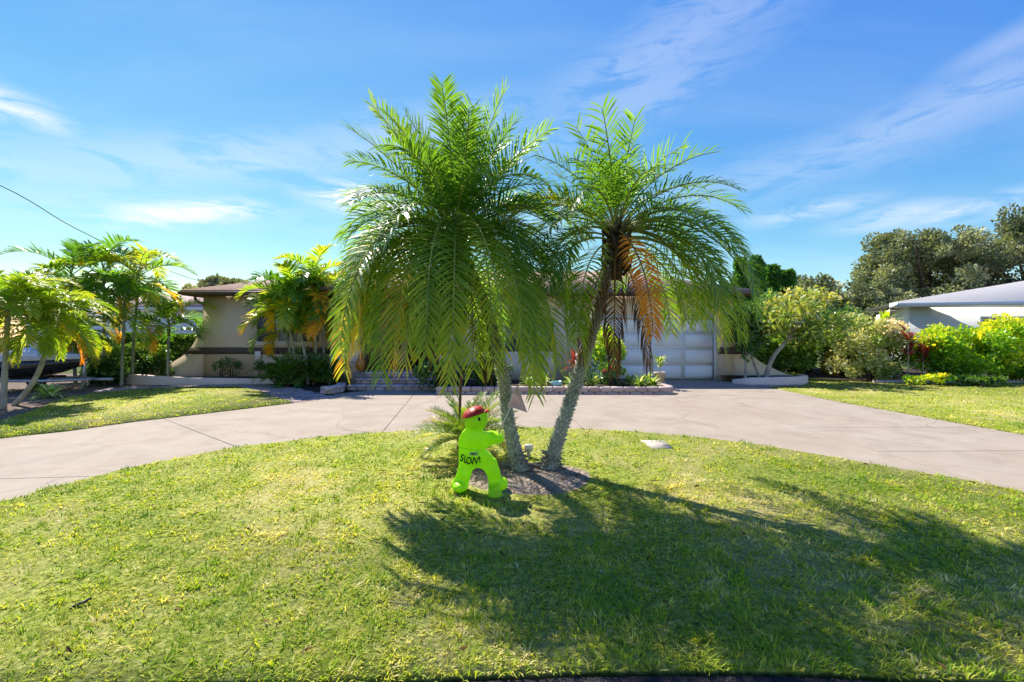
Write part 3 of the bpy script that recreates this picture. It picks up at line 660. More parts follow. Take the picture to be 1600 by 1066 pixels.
P1 = big_palm('fuller green palm on the left of the pair, its fronds hanging to the lime figure', (*bl, .03), [P(793, 650, 5.05), P(786, 590, 5.05), P(762, 490, 5.03)], P(711, 372, zc), 74, .066, 3,
    dict(el=[82, 66, 50, 44, 26, 8], bend=[14, 34, 80, 124, 116, 98], L=[1.34, 1.42, 1.45, 1.6, 1.75, 1.7]), [(-120, -30, 40, 1.3, 'deadleaf', -.3), (-60, -40, 40, 1.3, 'deadleaf', -.35), (-95, -25, 60, 1.3, 'deadleaf', -.3)],
    extra=[(180, 58, 84, 1.35, .4, {}), (184, 42, 100, 1.32, .38, {}), (174, 36, 122, 1.5, .42, {}), (200, 58, 30, 1.5, .42, dict(droop=.1)), (-20, 60, 34, 1.45, .42, dict(droop=.1)), (160, 70, 20, 1.5, .42, dict(droop=.08)), (15, 62, 26, 1.5, .45, dict(droop=.08)), (-150, 66, 22, 1.5, .5, dict(droop=.08)), (-40, 72, 18, 1.52, .45, dict(droop=.08)), (8, 48, 76, 1.5, .55, {}), (0, 40, 96, 1.6, .5, {})] + skirt1)
skirt1 += [(-52, 26, 112, 2.15, .5, dict(p=.66)), (-44, 22, 110, 2.1, .46, dict(p=.66)), (-60, 22, 110, 2.2, .52, dict(p=.64)), (-48, 14, 102, 1.95, .44, dict(p=.6)), (-38, 16, 104, 2.0, .5, dict(p=.62))]
skirt2 = [(a, e, 88 + e, L - .12, g, dict(p=p_ * .92)) for a, e, L, g, p_ in ((-20, 34, 2.05, .36, .8), (-8, 40, 2.1, .4, .85), (4, 30, 1.95, .36, .75), (-32, 28, 2.0, .55, .7), (-44, 24, 1.85, .66, .65), (16, 26, 1.85, .45, .7), (-26, 16, 1.9, .5, .6), (-4, 18, 1.85, .62, .6), (-130, 30, 1.6, .5, .8), (-150, 24, 1.65, .55, .75), (-14, 26, 2.0, .45, .68), (-52, 34, 1.75, .4, .75), (-36, 44, 1.9, .34, .9))]
P2 = big_palm('thinner palm on the right of the pair with one orange dying frond', (*br_, .03), [P(880, 660, 4.98), P(903, 590, 4.98), P(930, 500, 4.98)], P(962, 366, 4.98), 46, .070, 8,
    dict(el=[76, 58, 48, 40, 24, 5], bend=[28, 50, 90, 112, 104, 92], L=[1.1, 1.3, 1.4, 1.5, 1.6, 1.45], bare=.6, ll=.30, gap=1),
    [(-84, -26, 60, 1.5, 'dryleaf', .02), (-140, -55, 30, 1.2, 'deadleaf', -.2), (-105, -66, 22, 1.25, 'deadleaf', -.2), (-55, -66, 20, 1.25, 'deadleaf', -.2)],
    extra=[(62, 66, 26, 1.7, .4, dict(bare=.75)), (0, 46, 84, 1.45, .36, {}), (8, 40, 100, 1.55, .34, {}), (130, 60, 40, 1.45, .4, dict(bare=.7)), (178, 48, 90, 1.4, .55, {}), (190, 40, 100, 1.4, .72, {})] + skirt2)
# dry flower stalk hanging from the left palm
q = curve([P(724, 560, 4.7), P(720, 600, 4.66), P(718, 655, 4.62)], 8) - np.array(P1.location); b = MB(); b.tube(q, np.interp(np.linspace(0, 1, len(q)), [0, .4, .7, 1], [.006, .014, .017, .008]), 6); b.build('flower_stalk', M['husk'], P1)

# ------------------------------------------------------------------ sago palm behind the figure
def sago():
    rng = np.random.default_rng(4); x, y = G(733, 722)
    root = thing('sago_palm', 'small stiff-leaved sago palm behind the lime figure', 'cycad', (x, y, .04))
    b = MB(); b.tube([(0, 0, -.02), (0, 0, .12), (0, 0, .26)], [.10, .11, .07], 10)
    for j in range(50):
        a = j * 2.4; z = .24 * j / 50; b.tube([(.09 * math.cos(a), .09 * math.sin(a), z), (.15 * math.cos(a), .15 * math.sin(a), z + .05)], [.018, .006], 4)
    b.build('trunk', M['husk'], root)
    for j in range(46):
        t = j / 46; az = j * 137.5 + 20
        frond(rng, (.04 * math.cos(R(az)), .04 * math.sin(R(az)), .25), az, np.interp(t, [0, 1], [72, -8]) + rng.uniform(-6, 6), rng.uniform(35, 62), rng.uniform(.5, .68), 46, .12, .0050, np.interp(t, [0, .6, .85, 1], [.5, .4, .5, 1.0]), vee=30, droop=.05, start=.12, rr=.006, fa=(70, 45), seg=10).build('frond', [M['sago'], M['rachis']], root)
    for az, el in ((170, 48), (205, 40), (10, 62), (150, 35), (25, 50)):
        frond(rng, (0, 0, .26), az, el, 45, .62, 48, .11, .0045, .8, vee=30, droop=.05, start=.12, rr=.006, fa=(70, 45), seg=10).build('frond', [M['sago'], M['rachis']], root)
sago()

# ------------------------------------------------------------------ lime safety figure
FY = 4.32
def zp(zx, zy): return np.array([(680 + zx / 6.27 - 742) / F_PX * FY, PZ(620 + zy / 6.27, FY) - .035])
def figure():
    root = thing('safety_figure', 'lime green plastic child-shaped SLOW figure in a red cap', 'warning figure', (PX(742, FY), FY, .035), rz=0)
    out = [(300, 170), (292, 215), (296, 262), (305, 306), (266, 344), (236, 398), (230, 436), (236, 482), (233, 560), (236, 655), (216, 742), (186, 806), (160, 846), (172, 884), (240, 918), (292, 916), (325, 884), (328, 838), (352, 768), (372, 702), (412, 684), (452, 690), (482, 712), (512, 764), (528, 824), (532, 886), (548, 930), (610, 925), (650, 900), (655, 850), (642, 772), (630, 716), (592, 640), (548, 574), (484, 522), (476, 508), (540, 476), (584, 452), (638, 430), (656, 404), (648, 374), (604, 350), (544, 340), (494, 350), (464, 342), (460, 326), (484, 300), (506, 258), (515, 210), (504, 158), (440, 140), (340, 146)]
    poly = [zp(*p) for p in out]
    bm = bmesh.new()
    vs = [bm.verts.new((p[0], -.055, p[1])) for p in poly]; f = bm.faces.new(vs)
    r = bmesh.ops.extrude_face_region(bm, geom=[f])
    for v in r['geom']:
        if isinstance(v, bmesh.types.BMVert): v.co.y = .06
    bmesh.ops.recalc_face_normals(bm, faces=bm.faces[:])
    def ball(zx, zy, y, rx, ry, rz):
        c = zp(zx, zy); mt = Matrix.Translation((c[0], y, c[1])) @ Matrix.Diagonal((rx, ry, rz, 1)); bmesh.ops.create_icosphere(bm, subdivisions=3, radius=1, matrix=mt)
    ball(400, 230, 0, .098, .09, .103); ball(385, 420, 0, .125, .078, .115); ball(390, 580, .0, .125, .074, .10)
    ball(590, 400, -.03, .085, .075, .055); ball(248, 862, -.03, .075, .11, .055); ball(290, 760, 0, .055, .075, .12); ball(578, 720, 0, .04, .07, .12)
    ball(662, 850, .0, .05, .07, .06); ball(590, 920, -.10, .07, .10, .055)
    # toe that reaches towards the viewer
    def hull(pts):
        vs = [bm.verts.new(p) for p in pts]; h = bmesh.ops.convex_hull(bm, input=vs)
    a = zp(520, 830); c_ = zp(640, 830); d = zp(515, 985); e = zp(560, 1015); g = zp(650, 905)
    hull([(a[0], -.06, a[1]), (c_[0], -.06, c_[1]), (g[0], -.06, max(g[1], .01)), (d[0] + .01, -.06, .005), (d[0] + .015, -.20, .0), (e[0] + .03, -.21, .0), (d[0] + .03, -.19, .06), (g[0], -.10, .0), (a[0] + .02, .03, a[1])])
    me = bpy.data.meshes.new('body'); bm.to_mesh(me); bm.free(); me.materials.append(M['lime'])
    o = bpy.data.objects.new('body', me); COL.objects.link(o); o.parent = root
    md = o.modifiers.new('r', 'REMESH'); md.mode = 'VOXEL'; md.voxel_size = .0085; md.use_smooth_shade = True
    sm_ = o.modifiers.new('s', 'SMOOTH'); sm_.iterations = 5; sm_.factor = .5
    dg = bpy.context.evaluated_depsgraph_get(); ev = o.evaluated_get(dg); me2 = bpy.data.meshes.new_from_object(ev); o.modifiers.clear(); o.data = me2
    for p in me2.polygons: p.use_smooth = True
    def front_y(x, z):
        ok, loc, no, _ = o.ray_cast((x, -1, z), (0, 1, 0)); return loc.y if ok else -.06
    # cap: crown and brim
    b = MB(); c0 = zp(378, 172); V = []; F = []; na, nr = 24, 7
    for i in range(nr):
        ph = i / (nr - 1) * math.pi / 2
        for j in range(na):
            an = j / na * 2 * math.pi; V.append((c0[0] + .105 * math.cos(ph) * math.cos(an) - .004, .125 * math.cos(ph) * math.sin(an), c0[1] - .004 + .078 * math.sin(ph) + .03 * math.cos(an) * math.cos(ph)))
    for i in range(nr - 1):
        for j in range(na): F.append((i * na + j, i * na + (j + 1) % na, (i + 1) * na + (j + 1) % na, (i + 1) * na + j))
    b.add(V, [np.array(F)]); cp = b.build('cap', M['cap'], root, smooth=True)
    b = MB(); n = 12; top = []; 
    for j in range(n):
        an = -1.1 + 2.2 * j / (n - 1); top.append((c0[0] + .06 + .075 * math.cos(an) + .012, .085 * math.sin(an), c0[1] + .030 + .010 * math.cos(an)))
    V = top + [(x, y, z - .012) for x, y, z in top]; i = np.arange(n); j = (i + 1) % n
    b.add(V, [i, i[::-1] + n, np.stack([i, j, j + n, i + n], -1)]); b.build('brim', M['cap'], cp, fixn=True)
    # eye with a pale glint
    e = zp(434, 202); b = MB(); ey = front_y(*e)
    for k, (dx, dz, r) in enumerate(((0, 0, .0125), (.005, -.008, .012))):
        b.tube([(e[0] + dx, ey + .006, e[1] + dz), (e[0] + dx, ey - .003 - .001 * k, e[1] + dz)], [r, r], 12)
    ob = b.build('eye', M['ink'], root); b = MB(); b.tube([(e[0] - .003, ey, e[1]), (e[0] - .003, ey - .0065, e[1])], [.003, .003], 8); b.build('glint', M['winframe'], ob)
    # lettering SLOW! in a hanging arc
    b = MB()
    for ch, zx, zy, h, rot in (('S', 268, 585, .068, -14), ('L', 305, 600, .070, -8), ('O', 337, 609, .068, -3), ('W', 390, 612, .068, 4), ('!', 441, 598, .060, 8)):
        cu = bpy.data.curves.new('t', 'FONT'); cu.body = ch; cu.size = h * 1.38; cu.align_x = 'CENTER'; cu.align_y = 'CENTER'; cu.extrude = .004; cu.offset = .0006
        to = bpy.data.objects.new('t', cu); COL.objects.link(to); dg.update(); tm = bpy.data.meshes.new_from_object(to.evaluated_get(bpy.context.evaluated_depsgraph_get()))
        p = zp(zx, zy); y = min(front_y(p[0] + dx, p[1] + dz) for dx in (-.02, 0, .02) for dz in (-.025, 0, .025)); a = R(rot); V = np.array([v.co[:] for v in tm.vertices]); 
        xs = V[:, 0] * dict(S=.84, L=.85, O=.72, W=.84).get(ch, 1.1); zs = V[:, 1]
        V2 = np.c_[p[0] + xs * math.cos(a) - zs * math.sin(a), y - .004 - V[:, 2] * 1.6, p[1] + xs * math.sin(a) + zs * math.cos(a)]
        b.add(V2, [np.array(list(q.vertices)) for q in tm.polygons]); bpy.data.objects.remove(to)
    b.build('lettering', M['ink'], root)
    q0 = zp(345, 528); q1 = zp(425, 556); b = MB(); fy = front_y((q0[0] + q1[0]) / 2, (q0[1] + q1[1]) / 2)
    b.box(q0[0], q1[0], fy - .004, fy + .03, q1[1], q0[1]); lb = b.build('maker_plate', plain('pale_lime', (.5, .72, .25), .5), root)
    b = MB()
    for k in range(4): b.box(q0[0] + .013 + k * .0115, q0[0] + .021 + k * .0115, fy - .006, fy, q1[1] + .008, q0[1] - .006)
    b.build('worn_print', M['ink'], lb)
    # seams moulded round the waist and wrist
    b = MB()
    for (a_, c2) in (((236, 484), (470, 512)),):
        pa, pc = zp(*a_), zp(*c2); pts = []
        for t in np.linspace(.04, .96, 14):
            x, z = pa[0] + (pc[0] - pa[0]) * t, pa[1] + (pc[1] - pa[1]) * t - .006 * math.sin(t * 3); pts.append((x, front_y(x, z) - .0005, z))
        b.tube(pts, .0035, 6)
    b.build('waist_seam', M['lime'], root)
    # flag on its stick, held in the hand
    return root
figure()
def flag():
    base = P(779, 678, FY - .05); top = P(802, 627, FY - .07)
    root = thing('warning_flag', 'faded pink triangular flag on a stick in the figure\'s hand', 'flag', base)
    o = np.array(base); b = MB(); b.tube([np.zeros(3), np.array(top) - o], .0065, 6); b.build('stick', M['stick'], root)
    A, B_, C_ = (np.array(P(808.5, 601, FY - .075)) - o, np.array(P(793.5, 634, FY - .07)) - o, np.array(P(824, 645, FY - .10)) - o)
    b = MB(); n = 8; V = []; idx = {}
    for lay in (0, .003):
        for i in range(n + 1):
            for j in range(n + 1 - i):
                u, v = i / n, j / n; p = A * (1 - u - v) + B_ * u + C_ * v; p = p + np.array([0, .014 * math.sin(u * 5 + v * 3) + lay, 0]); idx[lay, i, j] = len(V); V.append(p)
    F = []
    for lay in (0, .003):
        for i in range(n):
            for j in range(n - i):
                F.append((idx[lay, i, j], idx[lay, i + 1, j], idx[lay, i, j + 1]))
                if i + j < n - 1: F.append((idx[lay, i + 1, j], idx[lay, i + 1, j + 1], idx[lay, i, j + 1]))
    b.add(V, [np.array(F)]); b.build('cloth', M['flag'], root, smooth=True)
flag()
def outlet():
    x, y = G(826, 719); root = thing('outlet_post', 'small grey electrical outlet post between the two palm bases', 'outlet post', (x, y, .04))
    b = MB(); b.bbox(-.022, .022, -.018, .018, -.03, .11, .004); b.build('post', M['greybox'], root)
    b = MB(); b.bbox(-.045, .045, -.035, .035, .07, .145, .008); bx = b.build('box', M['greybox'], root)
    b = MB(); b.bbox(-.05, .05, -.045, -.036, .10, .15, .004); b.build('cover', M['white'], bx)
outlet()
def lid():
    root = thing('meter_lid', 'flat concrete utility lid set in the lawn', 'utility lid', (0, 0, 0)); b = MB(); b.prism(LID, -.02, .037, axis='z'); b.build('cover', M['lid'], root, fixn=True)
    c = np.mean(LID, 0); b = MB(); b.box(c[0] + .06, c[0] + .15, c[1] - .09, c[1] - .055, .03, .0385); b.build('pull_slot', M['mulch'], root)
    b = MB(); b.tube([(c[0] - .02, c[1] + .14, .03), (c[0] - .02, c[1] + .14, .0388)], [.012, .012], 8); b.build('bolt_hole', M['mulch'], root)
lid()
# dark pipe lying in the grass at lower left
x0, y0 = G(108, 962); x1, y1 = G(143, 950); b = MB(); b.tube([(x0, y0, .035), (x1, y1, .055)], .008, 6); tag(b.build('dark_stick', M['black']), 'thin dark stick lying in the grass at lower left', 'stick')

# ------------------------------------------------------------------ the house
HW = 15.5                                            # front wall plane
H = thing('house', 'low tan stucco ranch house with brown eaves behind the palms', 'house', (-1.5, HW, 0))
HO = np.array((-1.5, HW, 0))
def hb(name, mk, m, parent=H, smooth=False, fixn=False):
    b = MB(); mk(b)
    for k in range(len(b.V)): b.V[k] = b.V[k] - HO
    return b.build(name, m, parent, smooth, fixn)
def wq(px, py): return (PX(px, HW), PZ(py, HW))
EZ = 2.93
lx = PX(318, HW); rx = PX(1147, HW); gx0, gx1 = 2.6, PX(1118, HW)
wx0, wx1, wz0, wz1 = PX(398, HW), PX(500, HW), PZ(536, HW), PZ(484, HW)
cxl = -5.35                                          # inner end of the left wing
flL = [wq(318, 470), wq(317, 500), wq(311, 522), wq(300, 541), wq(286, 556), wq(268, 567), wq(245, 576), wq(215, 584), wq(200, 589)]
flR = [wq(1147, 500), wq(1152, 522), wq(1162, 542), wq(1175, 556), wq(1192, 568), wq(1215, 579), wq(1240, 588), wq(1256, 594)]
def wall_l(b):
    b.prism([(lx, EZ)] + flL[1:] + [(flL[-1][0], 0), (lx, 0)], HW, HW + .22)
    b.box(lx, wx0, HW, HW + .22, 0, EZ); b.box(wx1, cxl, HW, HW + .22, 0, EZ); b.box(wx0, wx1, HW, HW + .22, 0, wz0); b.box(wx0, wx1, HW, HW + .22, wz1, EZ)
    b.box(lx - .001, lx + .22, HW + .22, HW + 8, 0, EZ)
hb('wall', wall_l, M['stucco'], fixn=True)
def wall_r(b):
    b.box(gx1, rx, HW, HW + .22, 0, EZ); b.box(gx0, gx1, HW, HW + .22, 2.12, EZ); b.box(-1.8, -1.2, HW, HW + .22, 0, EZ); b.box(1.5, gx0, HW, HW + .22, 0, EZ); b.box(-1.2, 1.5, HW, HW + .22, 0, .9); b.box(-1.2, 1.5, HW, HW + .22, 2.15, EZ)
    b.prism([(rx, EZ)] + flR + [(flR[-1][0], 0), (rx, 0)], HW, HW + .22)
    b.box(rx - .22, rx + .001, HW + .22, HW + 8, 0, EZ)
hb('wall', wall_r, M['stucco'], fixn=True)
hb('wall', lambda b: (b.box(cxl - .001, -1.6, HW + 1.5, HW + 1.7, 0, EZ), b.box(cxl - .22, cxl, HW + .22, HW + 1.5, 0, EZ), b.box(-1.8, -1.6, HW + .22, HW + 1.5, 0, EZ), b.box(lx, rx, HW + 7.8, HW + 8, 0, EZ)), M['stucco'])
# brown band round the base of the walls
zb0, zb1 = PZ(553.5, HW), PZ(543, HW)
xbL = PX(298, HW)
hb('band', lambda b: b.prism([(PX(299, HW), zb1), (PX(288, HW), zb0), (cxl, zb0), (cxl, zb1)], HW - .025, HW), M['band'], fixn=True)
hb('band', lambda b: b.prism([(gx1 + .1, zb0), (gx1 + .1, zb1), (PX(1164, HW) - .03, zb1), (PX(1173, HW) - .03, zb0)], HW - .025, HW), M['band'], fixn=True)
# garage door with raised panels
gd = hb('garage_door', lambda b: b.box(gx0, gx1, HW + .1, HW + .15, .02, 2.12), M['garage'])
rows, cols = 4, 4
for r in range(rows):
    for c in range(cols):
        a0 = gx0 + (gx1 - gx0) * c / cols + .07; a1 = gx0 + (gx1 - gx0) * (c + 1) / cols - .07; z0 = .02 + 2.1 * r / rows + .07; z1 = .02 + 2.1 * (r + 1) / rows - .07
        hb('panel', lambda b: b.bbox(a0, a1, HW + .078, HW + .102, z0, z1, .016), M['garage'], gd)
hb('seam', lambda b: [b.box(gx0, gx1, HW + .097, HW + .0995, .02 + 2.1 * r / rows - .006, .02 + 2.1 * r / rows + .006) for r in (1, 2, 3)], M['greybox'], gd)
hb('garage_trim', lambda b: (b.box(gx1 - .06, gx1 + .05, HW - .02, HW, 0, 2.2), b.box(gx0 - .05, gx0 + .06, HW - .02, HW, 0, 2.2), b.box(gx0 + .06, gx1 - .06, HW - .02, HW, 2.1, 2.2)), M['white'])
# window in the left wing
wn = hb('window', lambda b: b.box(wx0, wx1, HW + .12, HW + .14, wz0, wz1), M['curtain'])
def wf(b):
    t = .05; b.box(wx0, wx1, HW + .03, HW + .12, wz0, wz0 + t); b.box(wx0, wx1, HW + .03, HW + .12, wz1 - t, wz1)
    for x in np.linspace(wx0, wx1 - t, 4): b.box(x, x + t, HW + .03, HW + .118, wz0 + t, wz1 - t)
hb('frame', wf, M['winframe'], wn)
for k in range(3):
    a0 = wx0 + (wx1 - wx0 - .05) * k / 3 + .05; a1 = wx0 + (wx1 - wx0 - .05) * (k + 1) / 3
    hb('pane', lambda b: b.box(a0, a1, HW + .09, HW + .096, wz0 + .05, wz1 - .05), M['glass'] if k != 1 else M['curtain'], wn)
hb('window_sill', lambda b: b.bbox(wx0 - .08, wx1 + .08, HW - .06, HW + .03, wz0 - .09, wz0 - .005, .01), M['stucco'])
hb('meter_box', lambda b: b.bbox(PX(400, HW), PX(409, HW), HW - .08, HW - .026, PZ(561, HW), PZ(549, HW), .01), M['white'])
# roofs (hipped, low pitch) with fascia boards and gutters
def hip(x0, x1, y0, y1, z, pitch, maxrun, rxn=None):
    run = min((y1 - y0) / 2, maxrun); rx_ = rxn or run
    V = [(x0, y0, z), (x1, y0, z), (x1, y1, z), (x0, y1, z), (x0 + rx_, y0 + run, z + run * pitch), (x1 - run, y0 + run, z + run * pitch), (x1 - run, y1 - run, z + run * pitch), (x0 + rx_, y1 - run, z + run * pitch)]
    W = [(a, b_, c - .05) for a, b_, c in V[:4]]
    return V + W, [np.array([(0, 1, 5, 4), (1, 2, 6, 5), (2, 3, 7, 6), (3, 0, 4, 7), (4, 5, 6, 7), (8, 11, 10, 9), (0, 8, 9, 1), (1, 9, 10, 2), (2, 10, 11, 3), (3, 11, 8, 0)])]
rx0, rx1, ry0 = PX(283, 14.9), PX(1187, 14.9), 14.9
px0, px1, py0 = PX(503, 13.55), -1.7, 13.55
hb('roof', lambda b: b.add(*hip(rx0 - .03, rx1 + .03, ry0 - .03, ry0 + 9.2, 3.0, .30, 3.9)), M['roof'], fixn=True)
hb('roof', lambda b: b.add(*hip(px0 - .03, px1 + .03, py0 - .03, ry0 + 7, 3.0, .25, 3.4)), M['roof'], fixn=True)
def fas(b):
    b.box(rx0, rx1, ry0, ry0 + .03, 2.83, 2.945); b.box(rx0, rx0 + .03, ry0 + .03, ry0 + 9, 2.83, 2.945); b.box(rx1 - .03, rx1, ry0 + .03, ry0 + 9, 2.83, 2.945)
    b.box(px0, px1, py0, py0 + .03, 2.82, 2.943); b.box(px0, px0 + .03, py0 + .03, ry0 - .13, 2.82, 2.943); b.box(px1 - .03, px1, py0 + .03, ry0 - .13, 2.82, 2.943)
hb('fascia', fas, M['fascia'])
hb('gutter', lambda b: (b.bbox(rx0 - .05, px0 - .01, ry0 - .12, ry0 - .002, 2.85, 2.955, .02), b.bbox(px1 + .01, rx1 + .05, ry0 - .12, ry0 - .002, 2.85, 2.955, .02), b.bbox(px0 - .05, px1 + .05, py0 - .12, py0 - .002, 2.845, 2.955, .02)), M['fascia'])
hb('soffit', lambda b: (b.box(rx0 + .03, rx1 - .03, ry0 + .03, HW - .001, 2.85, 2.87), b.box(rx0 + .03, lx - .001, HW, HW + 8, 2.85, 2.87), b.box(rx + .001, rx1 - .03, HW, HW + 8, 2.85, 2.87), b.box(px0 + .03, px1 - .03, py0 + .03, ry0 - .001, 2.84, 2.86), b.box(cxl, -1.8, HW, HW + 1.5, 2.85, 2.87)), M['soffit'])
hb('downspout', lambda b: b.tube(curve([P(305, 457, ry0), P(305, 466, ry0), P(308, 471, ry0 + .2), P(320, 477, HW + .05), P(321, 486, HW + .1)], 12), .045, 8), M['fascia'])
# portico columns, floor, front door
c0x, c1x = PX(527, 14.4), PX(560, 14.4)
hb('column', lambda b: (b.box(c0x, c1x, 14.4, 14.85, 0, PZ(527, 14.4)), b.box(c0x + .16, c1x - .02, 14.46, 14.8, PZ(527, 14.4), 2.84), b.bbox(c0x + .02, c1x + .01, 14.39, 14.86, PZ(530, 14.4), PZ(524, 14.4), .02)), M['stucco'])
hb('column', lambda b: (b.box(-2.35, -1.85, 14.4, 14.85, 0, 1.5), b.box(-2.28, -1.92, 14.46, 14.8, 1.5, 2.84)), M['stucco'])
hb('porch_floor', lambda b: b.box(c1x - .02, -1.86, 14.0, HW + 1.5, 0, .38), M['concrete'])
dr = hb('front_door', lambda b: b.box(-3.9, -2.9, HW + 1.44, HW + 1.5, .38, 2.5), M['door'])
for k in range(6):
    hb('panel', lambda b: b.bbox(-3.78 + .48 * (k % 2), -3.4 + .48 * (k % 2), HW + 1.415, HW + 1.445, .5 + .65 * (k // 2), 1.05 + .65 * (k // 2), .02), M['door'], dr)
hb('handle', lambda b: b.tube([(-3.02, HW + 1.36, 1.35), (-3.02, HW + 1.36, 1.5), (-3.02, HW + 1.43, 1.5)], .014, 6), M['galv'], dr)
pw = hb('window', lambda b: b.box(-1.2, 1.5, HW + .12, HW + .14, .9, 2.15), M['glass'])
hb('frame', lambda b: [b.box(x, x + .06, HW + .05, HW + .12, .9, 2.15) for x in (-1.2, -.3, .57, 1.44)] + [b.box(-1.14, 1.44, HW + .055, HW + .118, z, z + .06) for z in (.9, 2.09)], M['winframe'], pw)
# wall lantern beside the garage
lx_, lz_ = PX(1137, HW), PZ(497, HW)
ln = hb('wall_lantern', lambda b: (b.tube([(lx_, HW - .12, lz_ - .10), (lx_, HW - .12, lz_ + .05)], [.045, .06], 6), b.tube([(lx_, HW - .12, lz_ + .05), (lx_, HW - .12, lz_ + .13)], [.085, .01], 6), b.tube([(lx_, HW, lz_), (lx_, HW - .07, lz_ + .02)], [.02, .015], 6)), M['black'])
# curved stucco beds at both ends of the front
def bedwall(name, label, pts, tops, soil):
    root = thing(name, label, 'planter wall', (pts[0][0], pts[0][1], 0), group='low stucco planter walls at the ends of the house'); o = np.array((pts[0][0], pts[0][1], 0))
    c = np.array(smooth_poly(pts, 5)); n = len(c); tz = np.interp(np.linspace(0, 1, n), np.linspace(0, 1, len(tops)), tops)
    T = np.gradient(c, axis=0); T /= np.linalg.norm(T, axis=1)[:, None]; N = np.c_[-T[:, 1], T[:, 0]]; b = MB(); V = []
    for k in range(n):
        for d, z in ((-.09, 0), (-.09, tz[k] - .015), (-.075, tz[k]), (.075, tz[k]), (.09, tz[k] - .015), (.09, 0)): V.append((*(c[k] + N[k] * d), z))
    F = [np.array([(k * 6 + j, k * 6 + j + 1, k * 6 + 6 + j + 1, k * 6 + 6 + j) for k in range(n - 1) for j in range(5)]), np.arange(6), np.arange(6) + (n - 1) * 6]
    b.add(np.array(V) - o, F); b.build('wall', M['bedwall'], root, fixn=True)
    b = MB(); b.add(np.array([(x, y, soil[0]) for x, y in soil[1]]) - o, [np.arange(len(soil[1]))]); s = b.build('soil', M['mulch'], root)
    if s.data.polygons[0].normal.z < 0: s.data.flip_normals()
bedwall('planter_wall', 'curved low stucco planter wall at the left end of the house', [(-12.85, 15.55), (-12.75, 14.9), (-12.2, 14.25), (-11.3, 13.98), (-10, 14.0), (-8.3, 14.15), (-6.75, 14.3)], [.22, .33, .35, .30, .22, .18, .15], (.12, [(-12.7, 15.45), (-12.6, 14.9), (-12.1, 14.35), (-11.2, 14.08), (-10, 14.1), (-8.3, 14.25), (-6.8, 14.4), (-6.8, 15.45)]))
bedwall('planter_wall', 'curved low stucco planter wall at the garage end of the house', [(6.98, 14.35), (7.3, 13.95), (8.0, 13.85), (8.7, 13.95), (9.2, 14.3), (9.45, 14.9), (9.75, 15.5)], [.12, .22, .25, .25, .25, .24, .15], (.16, [(7.05, 14.4), (7.35, 14.05), (8.0, 13.95), (8.7, 14.05), (9.1, 14.4), (9.4, 15.45), (7.0, 15.45)]))

# ------------------------------------------------------------------ block planter and steps
def blocks(root, path, z0, h, w, gap=.006, depth=.2, off=0, rng=random.Random(2)):
    c = np.array(path, float); seg = np.linalg.norm(np.diff(c, axis=0), axis=1); tot = seg.sum(); cum = np.r_[0, np.cumsum(seg)]; s = -off
    while s < tot:
        s0, s1 = max(s, 0) + gap, min(s + w, tot) - gap; s += w
        if s1 - s0 < .05: continue
        mid = (s0 + s1) / 2; i = min(np.searchsorted(cum, mid) - 1, len(seg) - 1); i = max(i, 0); d = (c[i + 1] - c[i]) / seg[i]; p = c[i] + d * (mid - cum[i]); nrm = np.array([-d[1], d[0]])
        L = (s1 - s0) / 2; hh = h - .006; V = []; bul = rng.uniform(.006, .02); tw = rng.uniform(-.006, .006)
        prof = [(-L, .012), (-L * .82, -bul), (0, -bul * 1.3), (L * .82, -bul), (L, .012), (L * .9, depth), (-L * .9, depth)]
        for zz, k in ((0, 1), (.015, 1.0), (hh - .02, 1.0), (hh, .95)):
            for u, v in prof:
                q = p + d * (u * k) + nrm * (v + (.012 if zz in (0, hh) and v < .05 else 0) + tw); V.append((q[0], q[1], z0 + zz + rng.uniform(-.002, .002)))
        n = len(prof); F = [np.array([(r * n + a, r * n + (a + 1) % n, (r + 1) * n + (a + 1) % n, (r + 1) * n + a) for r in range(3) for a in range(n)]), np.arange(n) + 3 * n]
        b = MB(); b.add(np.array(V) - np.array(root.location), F); b.build('block', M['block'], root, fixn=True)
PLN = thing('block_planter', 'long low planter of stacked pinkish blocks before the porch', 'planter', (1.1, 11.6, 0))
pl_path = [(-1.95, 11.62), (3.9, 11.55), (4.12, 11.68), (4.2, 11.95), (4.1, 13.4)]
blocks(PLN, pl_path, 0, .075, .30, off=.15); blocks(PLN, [(x, y + .012) for x, y in pl_path], .075, .125, .30)
b = MB(); b.add(np.array([(-1.95, 11.75, .14), (3.9, 11.7, .14), (4.02, 11.95, .14), (3.95, 13.9, .14), (-1.95, 13.9, .14)]) - np.array((1.1, 11.6, 0)), [np.arange(5)]); b.build('soil', M['mulch'], PLN)
STP = thing('porch_steps', 'three wide block steps up to the porch', 'steps', (-3.2, 12.5, 0))
for k, (yy, z) in enumerate(((12.52, 0), (12.98, .14), (13.46, .28))):
    xa, xb = -4.55 + .12 * k, -1.98
    blocks(STP, [(xa, yy), (xb, yy)], z, .09 if k < 1 else .085, .26, off=.13 * (k % 2), depth=.44); blocks(STP, [(xa - .03, yy - .02), (xb, yy - .02)], z + .09, .055, .34, off=.1, depth=.48)
LOW = thing('block_wall', 'short low wall of stacked blocks left of the porch steps', 'low wall', (-4.8, 11.9, 0))
blocks(LOW, [(-4.95, 11.72), (-4.62, 11.75), (-4.52, 12.2), (-4.68, 12.8)], 0, .1, .34); blocks(LOW, [(-4.95, 11.73), (-4.62, 11.76), (-4.52, 12.2), (-4.68, 12.8)], .1, .1, .34, off=.17)

